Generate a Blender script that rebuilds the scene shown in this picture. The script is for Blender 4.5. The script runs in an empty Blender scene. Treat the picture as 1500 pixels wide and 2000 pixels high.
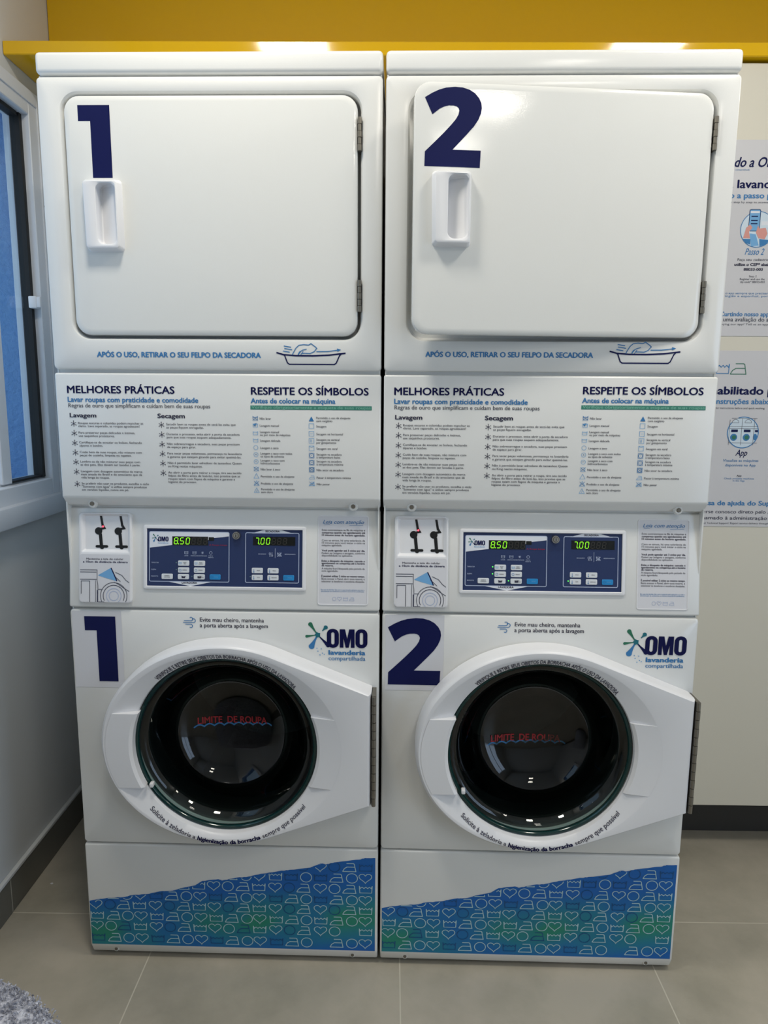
import bpy, bmesh, math, random
from mathutils import Vector, Matrix
from mathutils.geometry import tessellate_polygon
random.seed(7)
PI = math.pi
scene = bpy.context.scene
COL = scene.collection

# ------------------------------------------------------------------ camera
F_PX = 1385.0
cam_data = bpy.data.cameras.new('camera')
cam_data.sensor_fit = 'VERTICAL'
cam_data.sensor_height = 24.0
cam_data.lens = 24.0 * F_PX / 2000.0
cam_data.clip_start = 0.02
cam = bpy.data.objects.new('camera', cam_data)
COL.objects.link(cam)
pitch, yaw, roll = 0.1575, -0.0251, 0.0074
fwd = Vector((math.sin(yaw)*math.cos(pitch), math.cos(yaw)*math.cos(pitch), -math.sin(pitch)))
rgt = Vector((math.cos(yaw), -math.sin(yaw), 0))
upv = rgt.cross(fwd)
cr, sr = math.cos(roll), math.sin(roll)
rg2 = cr*rgt + sr*upv
up2 = -sr*rgt + cr*upv
m3 = Matrix((rg2, up2, -fwd)).transposed()
cam.matrix_world = Matrix.Translation((0.0425, -1.4886, 1.3214)) @ m3.to_4x4()
scene.camera = cam

# ------------------------------------------------------------------ light
ROOM_ROT = 0.0153
scene.view_settings.view_transform = 'Standard'
scene.view_settings.look = 'None'
scene.view_settings.gamma = 1.0
scene.view_settings.exposure = -0.28
try:
    scene.view_settings.use_curve_mapping = False
except Exception:
    pass
scene.cycles.max_bounces = 10
scene.cycles.transparent_max_bounces = 16
scene.cycles.use_denoising = True
scene.cycles.caustics_reflective = False
scene.cycles.caustics_refractive = False

world = bpy.data.worlds.new('sky')
scene.world = world
world.use_nodes = True
bg = world.node_tree.nodes['Background']
bg.inputs[0].default_value = (0.66, 0.80, 1.0, 1)
bg.inputs[1].default_value = 1.9

def rot_room(x, y):
    c, s = math.cos(ROOM_ROT), math.sin(ROOM_ROT)
    return (c*x - s*y, s*x + c*y)

def area(name, x, y, z, sx, sy, power, color, rx=0, rz=0):
    l = bpy.data.lights.new(name, 'AREA')
    l.shape = 'RECTANGLE'
    l.size, l.size_y = sx, sy
    l.energy = power
    l.color = color
    o = bpy.data.objects.new(name, l)
    X, Y = rot_room(x, y)
    o.location = (X, Y, z)
    o.rotation_euler = (rx, 0, rz + ROOM_ROT)
    COL.objects.link(o)
    return o
WARM = (1.0, 0.945, 0.84)
CEIL = 2.60
for lx, ly, pw in ((-0.35, -0.49, 13.5), (0.93, -0.49, 13.5), (0.70, -1.65, 5.0), (0.70, -2.25, 5.0), (2.2, -0.49, 5.0)):
    area('ceiling_led', lx, ly, CEIL - 0.012, 0.24, 0.24, pw, WARM)
# added bluish fill lamp, standing outside the unseen made-up opening in the right wall
area('daylight_fill', 2.60, -1.95, 1.05, 1.3, 1.9, 19.0, (0.52, 0.72, 1.0), rx=PI/2, rz=PI/2)

# ------------------------------------------------------------------ materials
def lin(r, g, b):
    f = lambda c: (c/255/12.92) if c/255 <= 0.04045 else ((c/255 + 0.055)/1.055)**2.4
    return (f(r), f(g), f(b), 1)

def mat(name, rgb, rough=0.5, metal=0.0, spec=0.5, coat=0.0, bump=None, mottle=None):
    m = bpy.data.materials.new(name)
    m.use_nodes = True
    nt = m.node_tree
    b = nt.nodes['Principled BSDF']
    b.inputs['Base Color'].default_value = lin(*rgb)
    b.inputs['Roughness'].default_value = rough
    b.inputs['Metallic'].default_value = metal
    b.inputs['Specular IOR Level'].default_value = spec
    b.inputs['Coat Weight'].default_value = coat
    b.inputs['Coat Roughness'].default_value = 0.06
    if bump or mottle:
        tc = nt.nodes.new('ShaderNodeTexCoord')
    if bump:
        sc_, st, dist = bump
        n = nt.nodes.new('ShaderNodeTexNoise')
        n.inputs['Scale'].default_value = sc_
        n.inputs['Detail'].default_value = 3
        bp = nt.nodes.new('ShaderNodeBump')
        bp.inputs['Strength'].default_value = st
        bp.inputs['Distance'].default_value = dist
        nt.links.new(tc.outputs['Object'], n.inputs['Vector'])
        nt.links.new(n.outputs['Fac'], bp.inputs['Height'])
        nt.links.new(bp.outputs['Normal'], b.inputs['Normal'])
    if mottle:
        sc_, rgb2 = mottle
        n = nt.nodes.new('ShaderNodeTexNoise')
        n.inputs['Scale'].default_value = sc_
        n.inputs['Detail'].default_value = 5
        mx = nt.nodes.new('ShaderNodeMix')
        mx.data_type = 'RGBA'
        mx.inputs[6].default_value = lin(*rgb)
        mx.inputs[7].default_value = lin(*rgb2)
        nt.links.new(tc.outputs['Object'], n.inputs['Vector'])
        nt.links.new(n.outputs['Fac'], mx.inputs[0])
        nt.links.new(mx.outputs[2], b.inputs['Base Color'])
    return m

def emis(name, rgb, strength):
    m = bpy.data.materials.new(name)
    m.use_nodes = True
    b = m.node_tree.nodes['Principled BSDF']
    b.inputs['Base Color'].default_value = (0, 0, 0, 1)
    b.inputs['Emission Color'].default_value = lin(*rgb)
    b.inputs['Emission Strength'].default_value = strength
    return m

def glass(name, tint, ior=1.5, rough=0.0):
    m = bpy.data.materials.new(name)
    m.use_nodes = True
    nt = m.node_tree
    nt.nodes.remove(nt.nodes['Principled BSDF'])
    out = nt.nodes['Material Output']
    tr = nt.nodes.new('ShaderNodeBsdfTransparent')
    tr.inputs[0].default_value = tint
    gl = nt.nodes.new('ShaderNodeBsdfGlossy')
    gl.inputs['Roughness'].default_value = rough
    fr = nt.nodes.new('ShaderNodeFresnel')
    geo = nt.nodes.new('ShaderNodeNewGeometry')
    mr = nt.nodes.new('ShaderNodeMapRange')          # the same index of refraction seen from either face
    mr.inputs['To Min'].default_value = ior
    mr.inputs['To Max'].default_value = 1/ior
    nt.links.new(geo.outputs['Backfacing'], mr.inputs['Value'])
    nt.links.new(mr.outputs[0], fr.inputs['IOR'])
    mx = nt.nodes.new('ShaderNodeMixShader')
    nt.links.new(fr.outputs[0], mx.inputs[0])
    nt.links.new(tr.outputs[0], mx.inputs[1])
    nt.links.new(gl.outputs[0], mx.inputs[2])
    nt.links.new(mx.outputs[0], out.inputs[0])
    return m

M = {}
M['enamel'] = mat('white_enamel', (226, 226, 223), 0.18, bump=(420, 0.10, 0.0006))
M['door_enamel'] = mat('white_door_enamel', (226, 226, 222), 0.09, bump=(420, 0.10, 0.0006))
M['plastic'] = mat('white_plastic', (228, 228, 230), 0.34)
M['film'] = mat('white_vinyl_film', (216, 216, 220), 0.45)
M['navy'] = mat('navy_print', (18, 24, 74), 0.45, spec=0.15)
M['deep_navy'] = mat('deep_navy_print', (6, 10, 66), 0.45, spec=0.2)
M['blue'] = mat('blue_print', (52, 120, 176), 0.5)
M['sky'] = mat('light_blue_print', (112, 168, 214), 0.5)
M['grey_ink'] = mat('grey_ink_print', (78, 80, 92), 0.5)
M['dark_ink'] = mat('dark_ink_print', (44, 42, 66), 0.5)
M['green_bar'] = mat('green_band_print', (62, 134, 116), 0.5)
M['pale_green'] = mat('pale_green_print', (128, 190, 168), 0.5)
M['teal'] = mat('teal_print', (22, 108, 122), 0.45)
M['leaf'] = mat('green_print', (38, 112, 84), 0.45)
M['panel_navy'] = mat('navy_keypad', (34, 50, 92), 0.35)
M['white_ink'] = mat('white_print', (222, 226, 234), 0.45)
M['line_ink'] = mat('pale_line_print', (176, 188, 214), 0.45)
M['key_white'] = mat('white_key', (218, 222, 226), 0.4)
M['key_blue'] = mat('blue_key', (32, 136, 200), 0.35)
M['black'] = mat('black_plastic', (10, 10, 11), 0.45)
M['display_black'] = mat('display_glass', (9, 12, 12), 0.15)
M['ghost'] = mat('unlit_segment', (52, 50, 46), 0.4)
M['lit'] = emis('lit_green_segment', (150, 255, 40), 1.5)
M['led_green'] = emis('lit_green_lamp', (90, 255, 90), 2.0)
M['led_red'] = emis('lit_red_lamp', (255, 70, 90), 3.0)
M['led_off'] = mat('unlit_lamp', (96, 128, 130), 0.4)
M['red'] = mat('red_print', (160, 34, 42), 0.45)
M['dark_red'] = mat('dark_red_print', (150, 30, 66), 0.45)
M['steel'] = mat('steel', (150, 148, 142), 0.35, metal=1.0)
M['dark_steel'] = mat('dark_steel', (122, 117, 107), 0.4, metal=0.7)
M['chrome'] = mat('chrome', (176, 174, 170), 0.34, metal=1.0)
M['drum'] = mat('drum_steel', (30, 33, 33), 0.35, metal=0.6)
M['gasket'] = mat('dark_rubber', (20, 24, 24), 0.45)
M['porthole'] = glass('porthole_glass', (0.50, 0.60, 0.58, 1), 1.55)
M['rim_glass'] = mat('green_glass_edge', (6, 46, 45), 0.12, spec=0.5)
M['pane'] = glass('window_glass', (0.80, 0.88, 0.92, 1), 1.5)
M['yellow'] = mat('yellow_laminate', (226, 178, 2), 0.09, spec=0.5, bump=(70, 0.03, 0.0006))
M['cream'] = mat('cream_laminate', (216, 211, 196), 0.42)
M['wall'] = mat('painted_wall', (204, 206, 206), 0.55, bump=(220, 0.06, 0.001))
M['aluminium'] = mat('white_aluminium', (214, 217, 222), 0.35)
M['rubber'] = mat('black_seal', (8, 9, 10), 0.6)
M['skirt'] = mat('grey_tile_skirting', (108, 106, 98), 0.35, mottle=(9, (86, 86, 80)))
M['grout'] = mat('pale_grout', (176, 172, 160), 0.7)
M['ceiling'] = mat('ceiling_paint', (228, 228, 226), 0.7)
M['poster'] = mat('poster_board', (205, 204, 207), 0.45)
M['skin'] = mat('pink_print', (214, 150, 140), 0.5)
M['plinth_black'] = mat('black_plinth', (50, 48, 45), 0.5)  # the plinth's own dark colour

# stucco outside the window
def stucco():
    m = mat('blue_stucco', (130, 172, 214), 0.85, mottle=(85, (84, 134, 190)))
    nt = m.node_tree
    b = nt.nodes['Principled BSDF']
    tc = nt.nodes.new('ShaderNodeTexCoord')
    n = nt.nodes.new('ShaderNodeTexNoise')
    n.inputs['Scale'].default_value = 70
    n.inputs['Detail'].default_value = 7
    n.inputs['Roughness'].default_value = 0.62
    bp = nt.nodes.new('ShaderNodeBump')
    bp.inputs['Strength'].default_value = 1.0
    bp.inputs['Distance'].default_value = 0.012
    nt.links.new(tc.outputs['Object'], n.inputs['Vector'])
    nt.links.new(n.outputs['Fac'], bp.inputs['Height'])
    nt.links.new(bp.outputs['Normal'], b.inputs['Normal'])
    return m
M['stucco'] = stucco()

def floor_material():
    m = mat('porcelain_floor_tiles', (150, 144, 130), 0.34)
    nt = m.node_tree
    b = nt.nodes['Principled BSDF']
    tc = nt.nodes.new('ShaderNodeTexCoord')
    br = nt.nodes.new('ShaderNodeTexBrick')
    br.offset = 0.0
    br.squash = 1.0
    br.inputs['Scale'].default_value = 1.0
    br.inputs['Mortar Size'].default_value = 0.0016
    br.inputs['Mortar Smooth'].default_value = 0.15
    br.inputs['Brick Width'].default_value = 0.6
    br.inputs['Row Height'].default_value = 0.6
    mp = nt.nodes.new('ShaderNodeMapping')
    # grout lines at room x = 0.0502 + 0.6k, y = 0.1539 + 0.6k
    mp.inputs['Location'].default_value = (-0.0502 + 6.0, -0.1539 + 6.0, 0)
    n = nt.nodes.new('ShaderNodeTexNoise')
    n.inputs['Scale'].default_value = 3.2
    n.inputs['Detail'].default_value = 6
    n.inputs['Roughness'].default_value = 0.6
    n2 = nt.nodes.new('ShaderNodeTexNoise')
    n2.inputs['Scale'].default_value = 55
    n2.inputs['Detail'].default_value = 4
    mx = nt.nodes.new('ShaderNodeMix'); mx.data_type = 'RGBA'
    mx.inputs[6].default_value = lin(152, 147, 132)
    mx.inputs[7].default_value = lin(180, 172, 157)
    rmp = nt.nodes.new('ShaderNodeMapRange')
    rmp.inputs['From Min'].default_value = 0.35
    rmp.inputs['From Max'].default_value = 0.65
    ad = nt.nodes.new('ShaderNodeMath'); ad.operation = 'MULTIPLY_ADD'
    ad.inputs[1].default_value = 0.16
    nt.links.new(n2.outputs['Fac'], ad.inputs[0])
    nt.links.new(rmp.outputs[0], ad.inputs[2])
    nt.links.new(n.outputs['Fac'], rmp.inputs['Value'])
    nt.links.new(ad.outputs[0], mx.inputs[0])
    nt.links.new(mx.outputs[2], br.inputs['Color1'])
    nt.links.new(mx.outputs[2], br.inputs['Color2'])
    br.inputs['Mortar'].default_value = lin(200, 194, 178)
    nt.links.new(tc.outputs['Object'], mp.inputs['Vector'])
    nt.links.new(tc.outputs['Object'], n.inputs['Vector'])
    nt.links.new(tc.outputs['Object'], n2.inputs['Vector'])
    nt.links.new(mp.outputs[0], br.inputs['Vector'])
    nt.links.new(br.outputs['Color'], b.inputs['Base Color'])
    bp = nt.nodes.new('ShaderNodeBump')
    bp.inputs['Strength'].default_value = 0.25
    bp.inputs['Distance'].default_value = 0.001
    bp.invert = True
    nt.links.new(br.outputs['Fac'], bp.inputs['Height'])
    nt.links.new(bp.outputs['Normal'], b.inputs['Normal'])
    return m
M['floor'] = floor_material()

def wave_material():
    """printed film: soft patches running from blue to green"""
    m = mat('blue_green_printed_film', (8, 92, 168), 0.4)
    nt = m.node_tree
    b = nt.nodes['Principled BSDF']
    tc = nt.nodes.new('ShaderNodeTexCoord')
    sep = nt.nodes.new('ShaderNodeSeparateXYZ')
    nt.links.new(tc.outputs['Object'], sep.inputs[0])
    # distance from the print's slanted green band  z = 0.085 + 0.10 * x
    ma = nt.nodes.new('ShaderNodeMath'); ma.operation = 'MULTIPLY_ADD'
    ma.inputs[1].default_value = -0.11; ma.inputs[2].default_value = -0.098
    nt.links.new(sep.outputs['X'], ma.inputs[0])
    mb = nt.nodes.new('ShaderNodeMath'); mb.operation = 'ADD'
    nt.links.new(sep.outputs['Z'], mb.inputs[0]); nt.links.new(ma.outputs[0], mb.inputs[1])
    mc = nt.nodes.new('ShaderNodeMath'); mc.operation = 'ABSOLUTE'
    nt.links.new(mb.outputs[0], mc.inputs[0])
    mr = nt.nodes.new('ShaderNodeMapRange')
    mr.inputs['From Min'].default_value = 0.0; mr.inputs['From Max'].default_value = 0.085
    mr.inputs['To Min'].default_value = 1.0; mr.inputs['To Max'].default_value = 0.0
    nt.links.new(mc.outputs[0], mr.inputs['Value'])
    n = nt.nodes.new('ShaderNodeTexNoise')
    n.inputs['Scale'].default_value = 6.5; n.inputs['Detail'].default_value = 1.5
    nt.links.new(tc.outputs['Object'], n.inputs['Vector'])
    md = nt.nodes.new('ShaderNodeMapRange')
    md.inputs['From Min'].default_value = 0.30; md.inputs['From Max'].default_value = 0.62
    nt.links.new(n.outputs['Fac'], md.inputs['Value'])
    me = nt.nodes.new('ShaderNodeMath'); me.operation = 'MULTIPLY'
    nt.links.new(mr.outputs[0], me.inputs[0]); nt.links.new(md.outputs[0], me.inputs[1])
    cr_ = nt.nodes.new('ShaderNodeValToRGB')
    cr_.color_ramp.elements[0].position = 0.0
    cr_.color_ramp.elements[0].color = lin(0, 96, 176)
    cr_.color_ramp.elements[1].position = 0.75
    cr_.color_ramp.elements[1].color = lin(28, 134, 112)
    e = cr_.color_ramp.elements.new(0.3); e.color = lin(16, 118, 156)
    nt.links.new(me.outputs[0], cr_.inputs[0])
    nt.links.new(cr_.outputs[0], b.inputs['Base Color'])
    return m
M['wave'] = wave_material()

def boucle_material():
    m = mat('grey_boucle', (168, 172, 184), 0.95)
    nt = m.node_tree
    b = nt.nodes['Principled BSDF']
    tc = nt.nodes.new('ShaderNodeTexCoord')
    n = nt.nodes.new('ShaderNodeTexNoise')
    n.inputs['Scale'].default_value = 110; n.inputs['Detail'].default_value = 4
    mr = nt.nodes.new('ShaderNodeMapRange')
    mr.inputs['From Min'].default_value = 0.35; mr.inputs['From Max'].default_value = 0.68
    mx = nt.nodes.new('ShaderNodeMix'); mx.data_type = 'RGBA'
    mx.inputs[6].default_value = lin(138, 140, 152)
    mx.inputs[7].default_value = lin(214, 216, 226)
    nt.links.new(tc.outputs['Object'], n.inputs['Vector'])
    nt.links.new(n.outputs['Fac'], mr.inputs['Value'])
    nt.links.new(mr.outputs[0], mx.inputs[0])
    nt.links.new(mx.outputs[2], b.inputs['Base Color'])
    bp = nt.nodes.new('ShaderNodeBump')
    bp.inputs['Strength'].default_value = 0.9; bp.inputs['Distance'].default_value = 0.006
    nt.links.new(n.outputs['Fac'], bp.inputs['Height'])
    nt.links.new(bp.outputs['Normal'], b.inputs['Normal'])
    return m
M['boucle'] = boucle_material()

# ------------------------------------------------------------------ mesh builder
class G:
    def __init__(self):
        self.v, self.f, self.m, self.mats = [], [], [], []
    def mi(self, name):
        if name not in self.mats:
            self.mats.append(name)
        return self.mats.index(name)
    def add(self, verts, faces, mat_name):
        k = len(self.v); i = self.mi(mat_name)
        self.v += [tuple(p) for p in verts]
        for f in faces:
            self.f.append(tuple(k + a for a in f)); self.m.append(i)
    def build(self, name, parent=None, loc=(0, 0, 0), smooth=35, origin=None):
        me = bpy.data.meshes.new(name)
        vs = self.v
        if origin:
            vs = [(p[0]-origin[0], p[1]-origin[1], p[2]-origin[2]) for p in vs]
        me.from_pydata(vs, [], self.f)
        for n in self.mats:
            me.materials.append(M[n])
        for p, i in zip(me.polygons, self.m):
            p.material_index = i
        me.update()
        if smooth:
            me.polygons.foreach_set('use_smooth', [True]*len(me.polygons))
            me.set_sharp_from_angle(angle=math.radians(smooth))
        o = bpy.data.objects.new(name, me)
        COL.objects.link(o)
        if parent:
            o.parent = parent
        o.location = origin if origin else loc
        return o
    # --- solids
    def from_bm(self, bm, mat_name):
        bm.verts.index_update()
        self.add([v.co[:] for v in bm.verts], [[v.index for v in f.verts] for f in bm.faces], mat_name)
        bm.free()
    def box(self, x0, x1, y0, y1, z0, z1, mat_name, bev=0.0, seg=2):
        bm = bmesh.new()
        bmesh.ops.create_cube(bm, size=1)
        for v in bm.verts:
            v.co = ((x0+x1)/2 + v.co.x*(x1-x0), (y0+y1)/2 + v.co.y*(y1-y0), (z0+z1)/2 + v.co.z*(z1-z0))
        if bev:
            bmesh.ops.bevel(bm, geom=bm.edges[:], offset=bev, segments=seg, profile=0.5, affect='EDGES')
        self.from_bm(bm, mat_name)
    def prism_x(self, prof, x0, x1, mat_name, bev=0.0, seg=2):
        """(y, z) profile extruded along x"""
        bm = bmesh.new()
        a = [bm.verts.new((x0, y, z)) for y, z in prof]
        b = [bm.verts.new((x1, y, z)) for y, z in prof]
        n = len(prof)
        bm.faces.new(a); bm.faces.new(b[::-1])
        for i in range(n):
            bm.faces.new((a[i], b[i], b[(i+1) % n], a[(i+1) % n]))
        bmesh.ops.recalc_face_normals(bm, faces=bm.faces[:])
        if bev:
            bmesh.ops.bevel(bm, geom=bm.edges[:], offset=bev, segments=seg, profile=0.5, affect='EDGES')
        self.from_bm(bm, mat_name)
    def cyl(self, p0, p1, r0, mat_name, n=20, r1=None, caps=True):
        r1 = r0 if r1 is None else r1
        p0, p1 = Vector(p0), Vector(p1)
        d = (p1 - p0).normalized()
        a = d.orthogonal().normalized(); b = d.cross(a)
        vs, fs = [], []
        for p, r in ((p0, r0), (p1, r1)):
            for i in range(n):
                t = 2*PI*i/n
                vs.append(p + a*math.cos(t)*r + b*math.sin(t)*r)
        for i in range(n):
            j = (i+1) % n
            fs.append((i, j, n+j, n+i))
        if caps:
            fs.append(tuple(range(n))[::-1]); fs.append(tuple(range(n, 2*n)))
        self.add(vs, fs, mat_name)
    def loft(self, rings, mat_name, cap0=False, cap1=False, mats=None):
        n = len(rings[0]); vs, k = [], len(self.v)
        for r in rings:
            vs += r
        self.v += [tuple(p) for p in vs]
        for q in range(len(rings)-1):
            i_ = self.mi(mats[q] if mats else mat_name)
            for i in range(n):
                j = (i+1) % n
                self.f.append((k+q*n+i, k+q*n+j, k+(q+1)*n+j, k+(q+1)*n+i)); self.m.append(i_)
        if cap0:
            self.f.append(tuple(k+i for i in range(n))[::-1]); self.m.append(self.mi(mats[0] if mats else mat_name))
        if cap1:
            b = k+(len(rings)-1)*n
            self.f.append(tuple(b+i for i in range(n))); self.m.append(self.mi(mats[-1] if mats else mat_name))
    # --- flat print, mapped through mp(u, v, lift)
    def poly(self, pts, mp, mat_name, e=0.0004):
        tri = tessellate_polygon([[Vector((a, b, 0)) for a, b in pts]])
        self.add([mp(a, b, e) for a, b in pts], tri, mat_name)
    def rect(self, a0, a1, b0, b1, mp, mat_name, e=0.0004, r=0.0):
        if r:
            self.poly(rr(a0, a1, b0, b1, r, 5), mp, mat_name, e)
        else:
            self.add([mp(a0, b0, e), mp(a1, b0, e), mp(a1, b1, e), mp(a0, b1, e)], [(0, 1, 2, 3)], mat_name)
    def line(self, pts, w, mp, mat_name, e=0.0006, closed=False, clip=None):
        P = [Vector((p[0], p[1])) for p in pts]
        n = len(P)
        if n < 2:
            return
        self.k = getattr(self, 'k', 0)+1
        e = e + (self.k % 30)*0.000006
        L, R = [], []
        for i in range(n):
            if closed:
                a, b = P[i-1], P[(i+1) % n]
            else:
                a, b = P[max(0, i-1)], P[min(n-1, i+1)]
            d1 = (P[i]-a); d2 = (b-P[i])
            if d1.length < 1e-9: d1 = d2
            if d2.length < 1e-9: d2 = d1
            if d1.length < 1e-9: d1 = d2 = Vector((1, 0))
            d1.normalize(); d2.normalize()
            n1 = Vector((-d1.y, d1.x)); n2 = Vector((-d2.y, d2.x))
            t = n1+n2
            if t.length < 0.35:
                t = n1.copy()
            else:
                t.normalize()
            s = w/2/max(0.45, t.dot(n1))
            L.append(P[i]+t*s); R.append(P[i]-t*s)
        for i in range(n if closed else n-1):
            j = (i+1) % n
            if clip and not (clip(P[i]) and clip(P[j])):
                continue
            self.add([mp(q.x, q.y, e) for q in (R[i], R[j], L[j], L[i])], [(0, 1, 2, 3)], mat_name)
    def ring(self, cx, cy, r, w, mp, mat_name, e=0.0006, n=36, a0=0, a1=2*PI, clip=None):
        full = abs(a1-a0-2*PI) < 1e-6
        k = n if full else n+1
        self.line([(cx+r*math.cos(a0+(a1-a0)*i/n), cy+r*math.sin(a0+(a1-a0)*i/n)) for i in range(k)], w, mp, mat_name, e, full, clip)
    def disc(self, cx, cy, r, mp, mat_name, e=0.0005, n=24, ry=None):
        ry = ry or r
        self.poly([(cx+r*math.cos(2*PI*i/n), cy+ry*math.sin(2*PI*i/n)) for i in range(n)], mp, mat_name, e)

def rr(x0, x1, z0, z1, r, k=6):
    pts = []
    for cx, cz, a in ((x1-r, z1-r, 0), (x0+r, z1-r, PI/2), (x0+r, z0+r, PI), (x1-r, z0+r, 1.5*PI)):
        for i in range(k+1):
            t = a + PI/2*i/k
            pts.append((cx+r*math.cos(t), cz+r*math.sin(t)))
    return pts
def rr3(x0, x1, z0, z1, r, y, k=6):
    return [(a, y, b) for a, b in rr(x0, x1, z0, z1, r, k)]
def circ3(cx, cz, r, y, k=6):
    """a circle with as many points as rr3 in the same order"""
    n = 4*(k+1)
    return [(cx+r*math.cos(2*PI*(i+0.5)/n - PI/(4*(k+1))*0), y, cz+r*math.sin(2*PI*(i+0.5)/n)) for i in range(n)]

# --- text, in the built-in font, turned into a mesh at once
_cache = {}
def glyphs(s, off, shear=0.0, space=1.0):
    key = (s, off, shear, space)
    if key in _cache:
        return _cache[key]
    c = bpy.data.curves.new('lettering', 'FONT')
    c.body = s; c.size = 1.0; c.offset = off; c.shear = shear
    c.space_character = space
    c.dimensions = '2D'; c.fill_mode = 'BOTH'; c.resolution_u = 3
    o = bpy.data.objects.new('lettering', c)
    me = bpy.data.meshes.new_from_object(o)
    vs = [(v.co.x, v.co.y) for v in me.vertices]
    fs = [tuple(p.vertices) for p in me.polygons]
    bpy.data.objects.remove(o); bpy.data.curves.remove(c); bpy.data.meshes.remove(me)
    x0 = min(p[0] for p in vs) if vs else 0; x1 = max(p[0] for p in vs) if vs else 0
    _cache[key] = (vs, fs, x0, x1)
    return _cache[key]
CAP = 0.7
def text(g, mp, s, x0, z, cap, mat_name, x1=None, off=0.012, sx=1.06, e=0.0006, align='l', anchor=None, shear=0.0, space=1.0, slope=0.0):
    """x0 left edge (or centre), z baseline, cap height; x1 stretches the line to a right edge.
    anchor = (prefix, part): the span x0..x1 belongs to part, prefix runs out to the left"""
    vs, fs, a, b = glyphs(s, 0.0, shear, space)
    if not vs:
        return
    k = cap/CAP
    if anchor:
        pre, part = anchor
        full = glyphs(pre+part, 0.0, shear, space)
        p = glyphs(part, 0.0, shear, space)
        w = p[3]-p[2]
        kx = (x1-x0)/w
        ox = x1 - full[3]*kx
    elif x1 is not None:
        kx = (x1-x0)/(b-a); ox = x0 - a*kx
    else:
        kx = k*sx; ox = x0 - a*kx
        if align == 'c':
            ox = x0 - (a+b)/2*kx
    # heavier weights: the same outline set again, a hair to each side
    if off < 0.004:
        sh = [(0, 0)]
    elif off < 0.014:
        sh = [(-off*1.3, 0), (off*1.3, 0), (0, off*0.7)]
    else:
        sh = [(-off*1.45, 0), (off*1.45, 0), (0, off), (0, -off)]
    for i, (da, db) in enumerate(sh):
        lift = e + i*0.00002
        g.add([mp(ox+(q[0]+da)*kx, z+(q[1]+db)*k, lift) for q in vs], fs, mat_name)
def width(s, cap, off=0.012, sx=1.06):
    q = glyphs(s, 0.0); return (q[3]-q[2])*cap/CAP*sx

# ------------------------------------------------------------------ objects and tags
def tag(o, label, cat, group=None):
    o['label'] = label; o['category'] = cat
    if group:
        o['group'] = group
    return o
def struct(g, name, smooth=0):
    o = g.build(name, smooth=smooth)
    o.rotation_euler.z = ROOM_ROT
    o['kind'] = 'structure'
    return o
def empty(name, loc, rz=0):
    o = bpy.data.objects.new(name, None)
    o.empty_display_size = 0.1
    COL.objects.link(o); o.location = loc; o.rotation_euler.z = rz
    return o

# ------------------------------------------------------------------ the room (room frame, turned by ROOM_ROT)
XW, XR_, YB, YF = -0.9607, 2.5, 0.72, -3.6
g = G(); g.box(XW-0.2, XR_+0.2, YF-0.2, YB+0.2, -0.1, 0, 'floor'); struct(g, 'floor')
g = G(); g.box(XW-0.2, XR_+0.2, YF-0.2, YB+0.2, CEIL, CEIL+0.1, 'ceiling'); struct(g, 'ceiling')
g = G(); g.box(XW-0.2, XR_+0.2, YB, YB+0.15, 0, CEIL, 'wall'); struct(g, 'wall_back')
OY0, OY1, OZ1 = -2.6, -1.3, 2.0        # unseen tall opening added in the right wall for the daylight fill
g = G()
g.box(XR_, XR_+0.08, YF-0.2, OY0, 0, CEIL, 'wall')
g.box(XR_, XR_+0.08, OY1, YB, 0, CEIL, 'wall')
g.box(XR_, XR_+0.08, OY0, OY1, OZ1, CEIL, 'wall')
struct(g, 'wall_right')
g = G()
g.box(XR_+0.01, XR_+0.06, OY0, OY0+0.05, 0, OZ1, 'aluminium')
g.box(XR_+0.01, XR_+0.06, OY1-0.05, OY1, 0, OZ1, 'aluminium')
g.box(XR_+0.01, XR_+0.06, OY0+0.05, OY1-0.05, OZ1-0.06, OZ1, 'aluminium')
g.box(XR_+0.01, XR_+0.06, -1.97, -1.93, 0, OZ1-0.06, 'aluminium')
struct(g, 'added_window')  # unseen frame, added round the opening of the daylight fill
# window opening in the left wall
WY0, WY1, WZ0, WZ1 = -0.95, 0.575, 1.045, 2.105
g = G()
for xa, xb, mt in ((XW-0.06, XW, 'wall'), (XW-0.26, XW-0.06, 'stucco')):
    g.box(xa, xb, YF-0.2, YB, 0, WZ0, mt)
    g.box(xa, xb, YF-0.2, YB, WZ1, CEIL, mt)
    g.box(xa, xb, YF-0.2, WY0, WZ0, WZ1, mt)
    g.box(xa, xb, WY1, YB, WZ0, WZ1, mt)
struct(g, 'wall_left')
g = G(); g.box(XW, XR_, YF-0.12, YF, 0, CEIL, 'wall'); struct(g, 'wall_front')

# skirting along the left wall
g = G()
g.box(XW, XW+0.010, YF, YB, 0, 0.094, 'skirt', 0.0015, 1)
for y in (0.1539, -0.4461, -1.0461, -1.6461):
    g.box(XW+0.0100, XW+0.0104, y-0.0012, y+0.0012, 0.001, 0.093, 'grout')
struct(g, 'baseboard_left')
g = G(); g.box(XW, XW+0.0115, YF, YB, 0.0942, 0.105, 'wall', 0.002, 1); struct(g, 'trim_1')

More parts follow.
